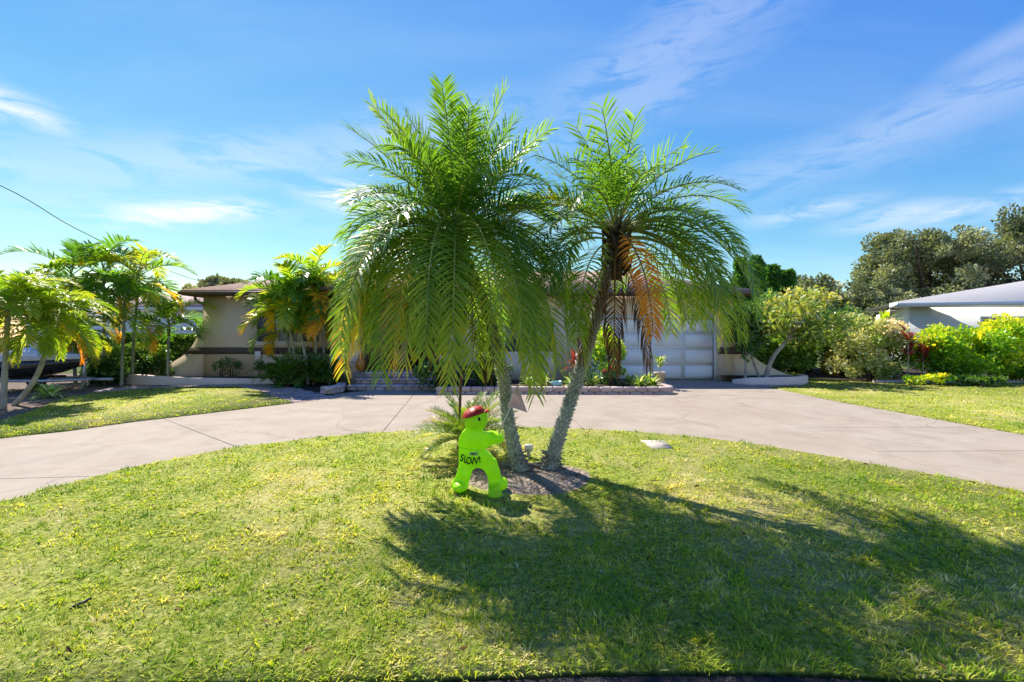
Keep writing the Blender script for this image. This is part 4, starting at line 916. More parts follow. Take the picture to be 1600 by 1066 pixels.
def lathe(b, prof, k=20, a=.5):
    V = [(r * math.cos(j * 2 * math.pi / k), r * math.sin(j * 2 * math.pi / k), z) for r, z in prof for j in range(k)]; n = len(prof)
    b.add(V, [np.array([(i * k + j, i * k + (j + 1) % k, (i + 1) * k + (j + 1) % k, (i + 1) * k + j) for i in range(n - 1) for j in range(k)])], a)
# amber vase on the porch
vx, vy = PX(562.5, 14.2), 14.2
b = MB(); lathe(b, [(.0, 0), (.09, 0), (.13, .1), (.145, .2), (.11, .33), (.06, .42), (.05, .47), (.07, .5), (.055, .5), (.035, .44), (0, .4)])
o = b.build('amber_vase', M['amber'], smooth=True); o.location = (vx + .02, vy, .42); tag(o, 'amber glazed vase beside the left porch column', 'vase')
def pot(name, label, px, py, Y, r, h, m, z, bowl=False):
    b = MB()
    if bowl: lathe(b, [(0, 0), (r * .6, 0), (r * .9, h * .35), (r, h * .75), (r * .97, h), (r * .88, h), (r * .85, h * .8), (0, h * .8)])
    else: lathe(b, [(0, 0), (r * .7, 0), (r * .92, h * .8), (r * 1.06, h * .82), (r * 1.06, h), (r * .92, h), (r * .88, h * .9), (0, h * .9)])
    o = b.build(name, m, smooth=True); o.location = (PX(px, Y), Y, z); tag(o, label, 'pot'); return o
pot('bowl_pot', 'pale blue bowl pot in the block planter', 870, 604, 11.95, .15, .17, M['teal'], .14, True)
pot('plant_pot', 'cream tall pot by the garage end of the block planter', 1031, 592, 12.9, .16, .34, M['cream'], .14)

# ------------------------------------------------------------------ small and middling plants
def tuft(name, label, cat, loc, n, L, W, m, seed, el=(30, 85), arch=60, group=None, stem=0, a=(.2, 1), h0=0):
    """strap-leaved plant: every long leaf is built, joined in one foliage mesh"""
    rng = np.random.default_rng(seed); root = thing(name, label, cat, loc, group=group); b = MB()
    for j in range(n):
        az = R(j * 137.5 + rng.uniform(-20, 20)); e0 = R(rng.uniform(*el)); l = L * rng.uniform(.6, 1.15); s = np.linspace(0, 1, 5); th = e0 - R(arch) * s ** 1.3 * rng.uniform(.6, 1.3)
        T = np.c_[np.cos(th) * math.cos(az), np.cos(th) * math.sin(az), np.sin(th)]; zb = stem * rng.uniform(.45, 1) if stem else h0
        Pp = np.array([rng.normal(0, .015), rng.normal(0, .015), zb]) + np.cumsum(T * l / 5, 0); sd_ = np.array([-math.sin(az), math.cos(az), 0]); w = W * np.array([.5, 1, 1, .7, .05]) * rng.uniform(.8, 1.2)
        V = np.concatenate([Pp - sd_ * w[:, None], Pp + sd_ * w[:, None]]); b.add(V, [np.array([(i, i + 5, i + 6, i + 1) for i in range(4)])], rng.uniform(*a))
    b.build('foliage', m, root)
    if stem: b = MB(); b.tube([(0, 0, 0), (.01, 0, stem * .5), (0, .01, stem)], [.018, .015, .01], 6); b.build('stem', M['pale_bark'], root)
    return root
def bush(name, label, cat, loc, rad, n, m, seed, L=.09, W=.04, clumps=26, cr=.34, group=None, stems=4, up=.5, zc=None, avar=.6, flat=.75, stem_m=None, shell=.5):
    rng = np.random.default_rng(seed); root = thing(name, label, cat, loc, group=group); zc = rad[2] if zc is None else zc; b = MB()
    pts, out, cv = crown_pts(rng, (0, 0, zc), rad, n, clumps, cr, shell, flat); ok = pts[:, 2] > .02; pts, out, cv = pts[ok], out[ok], cv[ok]
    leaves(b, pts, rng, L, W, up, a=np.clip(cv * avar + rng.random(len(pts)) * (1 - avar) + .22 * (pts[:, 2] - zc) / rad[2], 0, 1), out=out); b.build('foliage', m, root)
    b = MB()
    for k in range(stems):
        a = k * 2.4; e = np.array([rad[0] * .55 * math.cos(a), rad[1] * .55 * math.sin(a), zc + rad[2] * .3])
        b.tube(curve([(.05 * math.cos(a), .05 * math.sin(a), -.02), tuple(e * .45 + (0, 0, .05)), tuple(e)], 8), np.linspace(.03, .008, len(curve([(0, 0, 0), (0, 0, .5), (0, 0, 1)], 8))) * max(.6, rad[2]), 6)
    b.build('stems', stem_m or M['bark'], root); return root
# plants in the block planter
for i, (px, Y, l, sd_, lab) in enumerate(((828, 12.1, .42, 1, 'pale green border plant at the left of the blue bowl'), (850, 12.5, .45, 2, 'pale green border plant behind the blue bowl'), (893, 12.0, .44, 3, 'pale green border plant just right of the blue bowl'), (925, 12.1, .45, 4, 'pale green border plant behind the leaning trunk'),
        (1000, 12.0, .42, 5, 'pale green border plant left of the cream pot, second from it'), (1020, 12.1, .38, 6, 'pale green border plant at the corner of the block planter'), (985, 12.5, .45, 7, 'pale green border plant behind the dead fronds'), (1010, 12.7, .46, 8, 'pale green border plant closest in front of the cream pot'))):
    tuft('border_plant', lab, 'plant', (PX(px, Y), Y, .14), 70, l, .022, M['lily'], sd_, (20, 88), 70, 'strap-leaved plants in the block planter')
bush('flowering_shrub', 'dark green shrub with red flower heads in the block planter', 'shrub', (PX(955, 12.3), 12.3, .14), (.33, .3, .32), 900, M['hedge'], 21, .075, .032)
b = MB(); rng_ = np.random.default_rng(3)
sh = bpy.data.objects['flowering_shrub']
for q in ((-.05, -.28, .5), (.12, -.2, .58), (-.22, -.2, .42), (.02, -.1, .66)):
    leaves(b, np.array(q) + rng_.normal(0, .03, (60, 3)), rng_, .035, .014, .5)
b.build('flower_heads', M['flower'], sh)
tuft('red_cordyline', 'dark red cordyline behind the leaning palm trunk', 'plant', (PX(898, 12.6), 12.6, .14), 46, .5, .04, M['red'], 22, (10, 85), 45, stem=.75)
bush('yellow_green_shrub', 'tall yellow green shrub behind the dead fronds', 'shrub', (PX(945, 13.2), 13.2, .14), (.5, .4, .75), 1500, M['croton'], 23, .12, .035)
bush('dark_planter_shrub', 'dark green shrub at the steps end of the block planter', 'shrub', (PX(682, 12.2), 12.2, .14), (.5, .35, .33), 1500, M['darkbush'], 24, .09, .04)
bush('dark_planter_shrub', 'dark green shrub behind the hanging fronds at middle of block planter', 'shrub', (PX(760, 12.4), 12.4, .14), (.6, .35, .35), 1500, M['darkbush'], 25, .09, .04)
tuft('potted_plant', 'upright narrow-leaved plant in the cream pot', 'plant', (PX(1031, 12.9), 12.9, .44), 40, .36, .022, M['lily'], 26, (25, 88), 50, stem=.3)
# three little shrubs in the left bed
for px, h, s_, lab in ((345, .34, 31, 'sparse pale green seedling shrub against the brown band'), (361, .36, 32, 'small dark shrub with upright stems in the left bed, between two others'), (405, .30, 33, 'small dark shrub below the white meter box')):
    bush('small_shrub', lab, 'shrub', (PX(px, 15.1), 15.1, .17), (.22, .18, h * .8), 260 if px > 350 else 150, M['darkbush'] if px > 350 else M['hedge'], s_, .07, .03, 14, .4, 'small shrubs in the left bed')
# dense low bush under the porch palms
bush('low_palm_shrub', 'wide dark feathery shrub under the palms by the porch', 'shrub', (PX(466, 13.9), 13.9, 0), (.85, .5, .55), 900, M['darkbush'], 41, .12, .03)
def feather(name, label, loc, n, L, seed, m='areca', age=(.15, .5), el=(15, 80), group=None, ll=.3, lw=.014, nl=26):
    rng = np.random.default_rng(seed); root = thing(name, label, 'palm', loc, group=group)
    b = MB(); b.tube([(0, 0, -.02), (0, 0, .15)], [.07, .05], 8); b.build('trunk', M['husk'], root)
    for j in range(n):
        az = j * 137.5 + rng.uniform(-15, 15)
        frond(rng, (0, 0, .12), az, rng.uniform(*el), rng.uniform(50, 100), L * rng.uniform(.75, 1.1), nl, ll, lw, rng.uniform(*age), droop=.25, start=.2, seg=10).build('frond', [M[m], M['rachis']], root)
    return root
for k, (px, Y, lab) in enumerate(((450, 13.6, 'low dark feather palm at the front of the porch bed'), (490, 13.9, 'low dark feather palm nearest the porch column'), (435, 14.2, 'low dark feather palm under the window'), (515, 14.2, 'low dark feather palm against the porch column, behind'))):
    feather('low_palm', lab, (PX(px, Y), Y, .02), 20, .95, 50 + k, age=(.02, .3), group='low palms in the porch bed', lw=.012, nl=30)

def stem_palm(label, base, lean, h, nf, L, seed, name='areca_palm', cat='palm tree', group=None, r=.05, age=(.2, .6), yellow=2, stem_m='areca_stem', ll=.42, lw=.022, nl=24, el=(5, 80), bend=(55, 105), shaft=True, leafm='areca', droop=.22, path=None):
    rng = np.random.default_rng(seed); root = thing(name, label, cat, base, group=group); o = np.array(base)
    top = np.array([lean[0], lean[1], h]); pth = curve([(0, 0, -.03), tuple(top * (.5, .5, .5) + np.array((-lean[0] * .15, 0, 0))), tuple(top)], 12) if path is None else np.array(path) - o
    if path is not None: top = pth[-1]
    n = len(pth); rad = r * np.linspace(1.25, .8, n) * (1 + .05 * np.sin(np.arange(n) * 2.1)); b = MB(); b.tube(pth, rad, 9)
    for k in range(2, n - 1): b.tube([pth[k] - (0, 0, .006), pth[k] + (0, 0, .006)], rad[k] * 1.06, 9)
    b.build('trunk', M[stem_m], root, smooth=True)
    if shaft:
        b = MB(); b.tube([top - (0, 0, .02), top + (0, 0, .2), top + (0, 0, .5)], [r * .95, r * 1.15, r * .5], 9); b.build('crownshaft', M['crownshaft'], root, smooth=True)
    for j in range(nf):
        t = (j + .5) / nf; az = j * 137.5 + seed * 40 + rng.uniform(-18, 18); zz = (.45 - .35 * t) if shaft else .05 - .1 * t
        ag = rng.uniform(*age) + (.5 if j >= nf - yellow else 0)
        frond(rng, top + (0, 0, zz), az, np.interp(t, [0, 1], [el[1], el[0]]) + rng.uniform(-8, 8), rng.uniform(*bend), L * rng.uniform(.8, 1.1), nl, ll, lw, min(ag, .97), droop=droop, start=.2, seg=12, rr=.014, vee=30, twist=rng.uniform(-30, 30)).build('frond', [M[leafm], M['rachis']], root)
    return root
# palms before the left wing of the house
for k, (px, Y, lx2, h, nf, lab) in enumerate(((466, 14.1, -.3, 2.1, 11, 'house palm whose stem leans left over the window, first of the clump'), (482, 13.9, -.45, 2.35, 12, 'house palm with pale stem leaning left, second of the clump'), (494, 14.2, -.05, 2.75, 11, 'house palm with straight stem in the middle of the clump'),
        (506, 14.5, .05, 2.3, 10, 'house palm with slender stem right of the middle'), (515, 14.0, .1, 1.9, 10, 'short house palm closest to the porch column'), (462, 14.6, -.3, 1.55, 8, 'short house palm at the window, leftmost of the clump'))):
    stem_palm(lab, (PX(px, Y), Y, .02), (lx2, rng_.uniform(-.2, .2)), h + .05, nf + 4, 1.32, 60 + k, lw=.028, nl=28, ll=.46, el=(-10, 80), bend=(65, 115), r=.042, group='palms clumped before the left wing of the house', yellow=2, age=(.12, .72))
# tall arecas at far left, behind
for k, (px, Y, lx2, h, nf, lab) in enumerate(((118, 13.6, .05, 3.0, 11, 'tall palm with a dark upright spear leaf, leftmost of the tall clump'), (163, 14.0, .0, 3.2, 12, 'tallest palm of the far left clump'), (206, 14.2, .25, 3.1, 12, 'tall palm with a long arching frond toward the house'), (150, 14.8, -.2, 2.3, 12, 'shorter palm hidden in the middle of the far left clump'), (262, 14.6, .05, 1.6, 9, 'slim young palm before the neighbour wall'), (190, 13.6, .1, 2.1, 11, 'shorter dark palm at the front of the far left clump'))):
    stem_palm(lab, (PX(px, Y), Y, .02), (lx2, rng_.uniform(-.2, .2)), h - .1, nf + 2, 1.6, 80 + k, nl=28,  group='tall palms clumped beside the driveway lawn', yellow=0 if k == 4 else 1, age=(.12, .75), ll=.5, lw=.027, bend=(70, 125), el=(10 if k == 4 else -15, 80), r=.04)
# three small date palms in the mulch at far left
def small_date(label, path, seed, nf, L):
    base = path[0]; stem_palm(label, tuple(base), (0, 0), 1, nf, L, seed, 'pygmy_palm', 'palm tree', 'small palms in the mulch by the jet ski', r=.045, age=(.45, .72), yellow=1, stem_m='trunk', ll=.27, lw=.014, nl=44, el=(-25, 82), bend=(60, 110), shaft=False, leafm='palm', droop=.3, path=curve(path, 12))
g0 = G(5, 640); g1 = G(22, 634); g2 = G(126, 609)
small_date('small palm with a straight trunk at the left edge', [(*g0, 0), P(7, 590, g0[1]), P(11, 520, g0[1]), P(14, 480, g0[1])], 101, 36, 1.2)
small_date('small palm with a leaning trunk beside the jet ski', [(*g1, 0), P(50, 600, g1[1]), P(68, 560, g1[1]), P(76, 500, g1[1])], 102, 40, 1.2)
small_date('smaller thin palm right of the leaning one', [(*g2, 0), P(132, 590, g2[1]), P(128, 560, g2[1]), P(120, 530, g2[1])], 103, 22, .9)
gx, gy = G(78, 622)
tuft('bromeliad', 'pale spiky bromeliad at the foot of the leaning small palm', 'plant', (gx, gy, .01), 60, .5, .028, M['lily'], 111, (15, 80), 60, a=(.4, 1))
tuft('bromeliad', 'low spiky bromeliad behind the leaning small palm', 'plant', (gx - .6, gy + .5, .01), 40, .4, .026, M['lily'], 112, (15, 80), 60, a=(.2, .8))

# ------------------------------------------------------------------ hedge, trees and shrubs behind
def hedge(name, label, x0, x1, y0, y1, z1, n, m, seed, L=.1, W=.05):
    rng = np.random.default_rng(seed); root = thing(name, label, 'hedge', ((x0 + x1) / 2, (y0 + y1) / 2, 0)); b = MB()
    p = np.c_[rng.uniform(x0, x1, n), rng.uniform(y0, y1, n), rng.uniform(.05, 1, n) * z1]
    sel = rng.random(n); p[sel < .45, 1] = y0 + rng.random((sel < .45).sum()) ** 2 * .25; p[sel > .7, 2] = z1 - rng.random((sel > .7).sum()) ** 2 * .2
    p[:, 2] += .07 * np.sin(p[:, 0] * 3.1) + .05 * np.sin(p[:, 0] * 7.7 + 1); p[:, 1] += .12 * np.sin(p[:, 0] * 4 + p[:, 2] * 3)
    p[:, 2] = np.maximum(p[:, 2], .03)
    leaves(b, p - np.array(root.location), rng, L, W, .7); b.build('foliage', m, root)
    b = MB()
    for x in np.arange(x0 + .3, x1, .6): b.tube([(x - (x0 + x1) / 2, 0, -.02), (x - (x0 + x1) / 2 + .05, 0, z1 * .5), (x - (x0 + x1) / 2, .05, z1 * .85)], [.03, .025, .012], 5)
    b.build('stems', M['bark'], root)
hedge('clipped_hedge', 'clipped dark green hedge beside the left end of the house', PX(175, 16.5), PX(313, 16.5), 16.2, 17.4, 1.45, 11000, M['hedge'], 121, .11, .05)
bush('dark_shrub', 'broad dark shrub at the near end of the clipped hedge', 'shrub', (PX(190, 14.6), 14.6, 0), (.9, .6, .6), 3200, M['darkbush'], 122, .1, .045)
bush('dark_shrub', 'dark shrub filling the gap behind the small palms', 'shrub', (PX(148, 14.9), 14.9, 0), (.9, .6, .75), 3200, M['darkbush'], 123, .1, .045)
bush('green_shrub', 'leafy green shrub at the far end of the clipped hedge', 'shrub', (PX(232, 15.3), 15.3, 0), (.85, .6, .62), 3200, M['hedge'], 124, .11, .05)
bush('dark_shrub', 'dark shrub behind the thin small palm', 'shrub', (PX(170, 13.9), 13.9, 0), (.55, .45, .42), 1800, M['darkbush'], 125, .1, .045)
def tree(name, label, base, th, rad, n, m, seed, L=.3, W=.13, clumps=60, cr=.22, tr=.25, group=None, cat='tree', bark='bark', limbs=7, flat=.65, lean=(0, 0)):
    rng = np.random.default_rng(seed); root = thing(name, label, cat, base, group=group); zc = th + rad[2] * .75; c = np.array([lean[0], lean[1], zc]); b = MB()
    pts, out, cv = crown_pts(rng, c, rad, n, clumps, cr, .5, flat)
    leaves(b, pts, rng, L, W, .4, a=np.clip(.55 * cv + .45 * rng.random(n), 0, 1), out=out); b.build('crown', m, root)
    b = MB(); top = np.array([lean[0] * .6, lean[1] * .6, th]); b.tube(curve([(0, 0, -.1), tuple(top * .5 + (0.03, 0, 0)), tuple(top), tuple(c)], 12), np.linspace(tr * 1.2, tr * .35, len(curve([(0, 0, 0), (0, 0, 1), (0, 0, 2), (0, 0, 3)], 12))), 9); b.build('trunk', M[bark], root, smooth=True)
    b = MB()
    for k in range(limbs):
        a = k * 2.4 + seed; e = c + np.array([rad[0] * .75 * math.cos(a), rad[1] * .75 * math.sin(a), rad[2] * rng.uniform(-.2, .7)]); s0 = top * rng.uniform(.75, 1); q = curve([tuple(s0), tuple((s0 + e) / 2 + (0, 0, rad[2] * .15)), tuple(e)], 8); b.tube(q, np.linspace(tr * .5, tr * .1, len(q)), 6)
    b.build('limb', M[bark], root, smooth=True); return root
oak = 'dark oaks behind the right neighbour house'
tree('oak_tree', 'big grey-green oak rising behind the grey neighbour roof', (PX(1450, 36), 36, 0), 2.2, (5.2, 4.5, 4.3), 52000, M['oak'], 131, .22, .085, 170, .17, .45, oak)
tree('oak_tree', 'grey-green oak at the right edge behind the neighbour roof', (PX(1610, 34), 34, 0), 2.2, (4.2, 4, 4.6), 38000, M['oak'], 132, .22, .085, 150, .17, .4, oak)
tree('oak_tree', 'low dark oak in the gap left of the big oak', (PX(1365, 34), 34, 0), 1.2, (2.4, 3, 2.2), 17000, M['oak'], 133, .2, .08, 60, .24, .3, oak)
tree('background_tree', 'thin bluish tree behind the pale leaved tree', (PX(1262, 30), 30, 0), 1.6, (2.0, 2, 2.1), 6500, M['oak'], 134, .26, .1, 46, .24, .18, 'loose trees behind the right garden')
tree('background_tree', 'sparse small tree at the gap beside the oaks', (PX(1300, 32), 32, 0), 1.4, (1.6, 1.6, 1.3), 2600, M['oak'], 135, .26, .1, 24, .26, .15, 'loose trees behind the right garden')
tree('background_tree', 'round tree top showing over the left roof', (PX(348, 32), 32, 0), 2.2, (2.5, 2.2, 2.0), 8000, M['oak'], 136, .3, .12, 60, .22, .3)
def cypress(label, px, Y, top, r, seed):
    rng = np.random.default_rng(seed); h = PZ(top, Y); root = thing('cypress_tree', label, 'tree', (PX(px, Y), Y, 0), group='pointed cypress trees behind the garage'); n = 3800; b = MB()
    z = rng.random(n) ** .8 * h; prof = r * np.clip(1.12 - z / h, .03, 1) ** .75 * (1 + .18 * np.sin(z * 5 + seed)); a = rng.uniform(0, 2 * math.pi, n); q = prof * rng.random(n) ** .35 * (1 + .15 * np.sin(a * 5 + z * 2))
    p = np.c_[q * np.cos(a), q * np.sin(a), z + .15]; leaves(b, p, rng, .2, .06, 1.6, out=np.c_[np.cos(a), np.sin(a), np.full(n, 1.5)] * .6); b.build('crown', M['cypress'], root); b = MB(); b.tube([(0, 0, -.05), (0, 0, h * .5), (0, 0, h * .95)], [.12, .08, .02], 7); b.build('trunk', M['bark'], root)
cypress('pointed cypress nearest the garage eave', 1157, 21, 412, .75, 141); cypress('tallest pointed cypress behind the garage eave', 1181, 21.5, 409, .9, 142); cypress('blunt cypress third from the garage eave', 1207, 22, 422, .95, 143); cypress('shorter cypress beside the thin bluish tree', 1231, 22, 430, .85, 144)
bush('dark_screen_shrub', 'tall dark screen shrub beyond the garage corner', 'shrub', (PX(1190, 18.5), 18.5, 0), (1.2, .9, 1.5), 6500, M['darkbush'], 151, .15, .06)
bush('dark_screen_shrub', 'tall dark screen shrub behind the pale leaved tree', 'shrub', (PX(1265, 18.8), 18.8, 0), (1.3, .9, 1.35), 6500, M['darkbush'], 152, .15, .06)
bush('dark_screen_shrub', 'dark screen shrub with yellow croton before it', 'shrub', (PX(1325, 19.5), 19.5, 0), (1.2, .9, 1.2), 5500, M['darkbush'], 153, .15, .06)
# pale leaved tree with leaning white trunk in the right bed
def pale_tree():
    rng = np.random.default_rng(7); bx, by = PX(1196, 14.7), 14.7; root = thing('pale_leaved_tree', 'pale yellow-green leaved tree with a leaning white trunk in the right bed', 'tree', (bx, by, .15)); o = np.array((bx, by, .15)); b = MB()
    tr = curve([(0, 0, -.05), tuple(np.array(P(1207, 560, 14.7)) - o), tuple(np.array(P(1231, 530, 14.7)) - o), tuple(np.array(P(1252, 500, 14.8)) - o)], 14); b.tube(tr, np.linspace(.085, .04, len(tr)), 9); b.build('trunk', M['pale_bark'], root, smooth=True)
    b = MB(); cl = []
    for k in range(26):
        tgt = np.array(P(rng.uniform(1190, 1325), rng.uniform(462, 530), 14.7 + rng.uniform(-.9, .9))) - o; s0 = tr[-1 - (k % 5)]; q = curve([tuple(s0), tuple((s0 + tgt) / 2 + (0, 0, -.06)), tuple(tgt)], 6); b.tube(q, np.linspace(.03, .01, len(q)), 5); cl.append(tgt)
    b.build('limb', M['pale_bark'], root, smooth=True); b = MB(); b.tube(curve([(-.12, .1, -.05), (-.3, .1, .4), (-.42, .15, .95)], 8), np.linspace(.05, .025, 9), 7); b.build('trunk', M['pale_bark'], root)
    b = MB()
    for c in cl:
        n = 120; p = c + rng.normal(0, 1, (n, 3)) * (.20, .20, .15); leaves(b, p, rng, .20, .045, .5, a=np.clip(rng.normal(.5, .2, n) + .25 * (c[2] - 1.6), 0, 1))
    b.build('crown', M['plumeria'], root)
pale_tree()
tree('small_garden_tree', 'small green tree with thin white trunk against the garage corner', (PX(1164, 14.6), 14.6, .15), .75, (.6, .5, .75), 1300, M['hedge'], 161, .16, .05, 22, .36, .045, bark='pale_bark', limbs=4)
bush('green_shrub', 'green shrub with large leaves behind the leaning white trunk', 'shrub', (PX(1222, 16.2), 16.2, 0), (1.0, .7, .75), 2600, M['hedge'], 162, .16, .055)
bush('yellow_tip_shrub', 'yellow tipped shrub right of the pale leaved tree', 'shrub', (PX(1318, 17.5), 17.5, 0), (.95, .7, 1.05), 3000, M['plumeria'], 163, .15, .05)
bush('yellow_croton', 'small yellow orange croton in shade at back of right lawn', 'shrub', (PX(1300, 17), 17, 0), (.3, .25, .42), 380, M['yellow'], 164, .14, .05)
bush('variegated_shrub', 'large shrub dotted with cream variegated leaves', 'shrub', (PX(1360, 15.4), 15.4, 0), (1.22, .85, 1.05), 7500, M['variegated'], 171, .12, .042, 60, .26)
tuft('bright_leaf_plant', 'bright green large-leaved sprigs above the cream shrub, by the neighbour eave', 'plant', (PX(1383, 16.2), 16.2, 1.4), 26, .55, .07, M['croton'], 172, (40, 88), 30, stem=.6, a=(.6, .9))
tuft('bright_leaf_plant', 'bright green large-leaved sprig rising left of the cream shrub', 'plant', (PX(1335, 16.4), 16.4, 1.2), 24, .5, .07, M['croton'], 173, (40, 88), 30, stem=.55, a=(.6, .9))
for px, top, s_, lab in ((1421, 505, 174, 'taller dark red cordyline right of the cream shrub'), (1444, 530, 175, 'shorter dark red cordyline by the bright green bush')):
    h = PZ(top, 14.4) - .25; tuft('red_cordyline', lab, 'plant', (PX(px, 14.4), 14.45, 0), 34, .55, .045, M['red'], s_, (10, 85), 50, stem=h, group='red cordylines beside the neighbour house')
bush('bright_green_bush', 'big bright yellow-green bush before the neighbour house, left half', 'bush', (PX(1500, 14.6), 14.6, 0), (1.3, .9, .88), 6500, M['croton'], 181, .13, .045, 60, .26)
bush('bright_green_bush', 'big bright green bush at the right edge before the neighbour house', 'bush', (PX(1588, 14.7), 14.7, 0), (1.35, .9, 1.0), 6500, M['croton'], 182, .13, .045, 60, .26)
bush('bush_seedling', 'low trailing green growth at the lawn edge under the bright bush', 'plant', (PX(1455, 13.6), 13.6, .02), (.75, .3, .16), 900, M['croton'], 183, .09, .035, 20, .3, stems=2)
bush('bush_seedling', 'low trailing green growth at the lawn edge below the cordylines', 'plant', (PX(1530, 13.3), 13.3, .02), (.7, .28, .15), 800, M['hedge'], 184, .09, .035, 20, .3, stems=2)
b = MB(); b.bbox(11.4, 30, 14.25, 14.4, -.02, .1, .012); tag(b.build('garden_kerb', M['lid']), 'pale concrete garden kerb along the back of the right lawn', 'kerb')
pot('teal_planter', 'low teal bowl planter under the bright green bush', 1490, 590, 15.6, .45, .4, M['teal'], .0, True)

# ------------------------------------------------------------------ neighbour houses
def nb_house(label, x0, x1, y0, y1, ez, pitch, wallm, roofm, fm, ov=.6, windows=(), vent=None, rxn=None):
    o = ((x0 + x1) / 2, y0, 0); root = thing('neighbour_house', label, 'house', o); O = np.array(o)
    def h(name, mk, m, par=root, fixn=False):
        b = MB(); mk(b)
        for k in range(len(b.V)): b.V[k] = b.V[k] - O
        return b.build(name, m, par, fixn=fixn)
    h('wall', lambda b: b.box(x0, x1, y0, y1, 0, ez), wallm); h('roof', lambda b: b.add(*hip(x0 - ov, x1 + ov, y0 - ov, y1 + ov, ez + .17, pitch, 99, rxn)), roofm, fixn=True)
    def f(b): b.box(x0 - ov + .01, x1 + ov - .01, y0 - ov + .01, y0 - ov + .04, ez - .06, ez + .119); b.box(x0 - ov + .01, x0 - ov + .04, y0 - ov + .04, y1 + ov, ez - .06, ez + .119); b.box(x1 + ov - .04, x1 + ov - .01, y0 - ov + .04, y1 + ov, ez - .06, ez + .119)
    h('fascia', f, fm); h('soffit', lambda b: (b.box(x0 - ov + .04, x1 + ov - .04, y0 - ov + .04, y0 - .001, ez - .04, ez - .02), b.box(x0 - ov + .04, x0 - .001, y0, y1, ez - .04, ez - .02)), M['white'])
    for a0, a1, z0, z1 in windows:
        w = h('window', lambda b: b.box(a0, a1, y0 - .02, y0 - .005, z0, z1), M['glass']); h('frame', lambda b: (b.box(a0 - .1, a1 + .1, y0 - .06, y0 - .021, z1, z1 + .1), b.box(a0 - .1, a1 + .1, y0 - .06, y0 - .021, z0 - .1, z0), b.box(a0 - .1, a0, y0 - .06, y0 - .021, z0, z1), b.box(a1, a1 + .1, y0 - .06, y0 - .021, z0, z1), b.box((a0 + a1) / 2 - .03, (a0 + a1) / 2 + .03, y0 - .05, y0 - .021, z0, z1)), M['winframe'], w)
    if vent:
        v = h('wall_vent', lambda b: b.box(*vent), M['greybox'])
        for k in range(5): zz = vent[4] + (vent[5] - vent[4]) * (k + .5) / 5; h('slat', lambda b: b.box(vent[0] + .03, vent[1] - .03, vent[2] - .012, vent[2] + .0, zz - .012, zz + .012), M['black'], v)
    return root
def right_house():
    o = (22.0, 20.6, 0); O = np.array(o); root = thing('neighbour_house', 'pale blue-grey neighbour house with light shingle roof at right', 'house', o)
    def h(name, mk, m, par=root, fixn=True):
        b = MB(); mk(b)
        for k in range(len(b.V)): b.V[k] = b.V[k] - O
        return b.build(name, m, par, fixn=fixn)
    A, Rf, T2, T1 = (np.array(q) for q in (P(1404, 471, 20), P(1850, 466, 20), P(1850, 398, 29), P(1391, 474, 21.3)))
    dn = np.array((0, 0, .06)); w0 = PX(1422, 20.6)
    h('roof', lambda b: b.add([A, Rf, T2, T1, A - dn, Rf - dn, T2 - dn - (0, 0, 1), T1 - dn, T2 + (0, 6, -2.5), T1 + (3.5, 7, -.1)], [np.array([(0, 1, 2, 3), (0, 4, 5, 1), (3, 7, 4, 0), (3, 2, 8, 9), (1, 5, 6, 2)])]), M['roof_grey'])
    h('wall', lambda b: b.prism([(w0, 20.6), (34.5, 20.6), (34.5, 30), (w0 + 6, 30), (w0 + .9, 21.8)], 0, 2.86, axis='z'), M['stucco3'])
    def edge_board(b, p, q, z0, z1, t=.035):
        d = (q - p)[:2]; d = d / np.linalg.norm(d); n = np.array((d[1], -d[0])) * t; V = []
        for z in (z0, z1):
            for e in (p, q):
                for k in (0, 1): V.append((e[0] + n[0] * k, e[1] + n[1] * k, e[2] + z))
        b.add(V, [np.array([(0, 2, 3, 1), (4, 5, 7, 6), (0, 1, 5, 4), (2, 6, 7, 3), (0, 4, 6, 2), (1, 3, 7, 5)])])
    h('fascia', lambda b: (edge_board(b, A, Rf, -.24, -.02), edge_board(b, T1, A, -.24, -.02)), M['white'])
    h('soffit', lambda b: b.prism([(A[0] + .05, 20.02), (34, 20.02), (34, 20.59), (w0, 20.59), (w0 - .1, 21.2), (T1[0] + .1, 21.2)], 2.79, 2.81, axis='z'), M['white'])
    for a0, a1 in ((PX(1534, 20.6), PX(1560, 20.6)), (PX(1571, 20.6), PX(1640, 20.6))):
        z0, z1, y0 = 1.2, PZ(498, 20.6), 20.6
        w = h('window', lambda b: b.box(a0, a1, y0 - .02, y0 - .005, z0, z1), M['glass']); h('frame', lambda b: (b.box(a0 - .1, a1 + .1, y0 - .06, y0 - .021, z1, z1 + .1), b.box(a0 - .1, a1 + .1, y0 - .06, y0 - .021, z0 - .1, z0), b.box(a0 - .1, a0, y0 - .06, y0 - .021, z0, z1), b.box(a1, a1 + .1, y0 - .06, y0 - .021, z0, z1), b.box((a0 + a1) / 2 - .03, (a0 + a1) / 2 + .03, y0 - .05, y0 - .021, z0, z1)), M['winframe'], w)
right_house()
nb_house('white neighbour house with pink tiled roof behind the hedge', PX(40, 25), PX(340, 25) + 1.5, 25, 33, PZ(482, 24.6) - .05, .22, M['stucco2'], M['roof_pink'], M['white'], .5, [(PX(80, 25), PX(120, 25), 1.1, 2.2)], (PX(281, 25), PX(296, 25), 24.96, 24.995, PZ(503, 25), PZ(498.5, 25)))
# overhead service wire
q = curve([(-16.5, 11.5, 6.6), P(0, 290, 12), P(120, 358, 14.5), P(250, 418, 18), P(345, 448, 22), (-12.6, 25.2, 3.6)], 30); b = MB(); b.tube(q, .011, 5); tag(b.build('service_wire', M['black']), 'thin overhead wire slanting down across the left sky', 'wire')

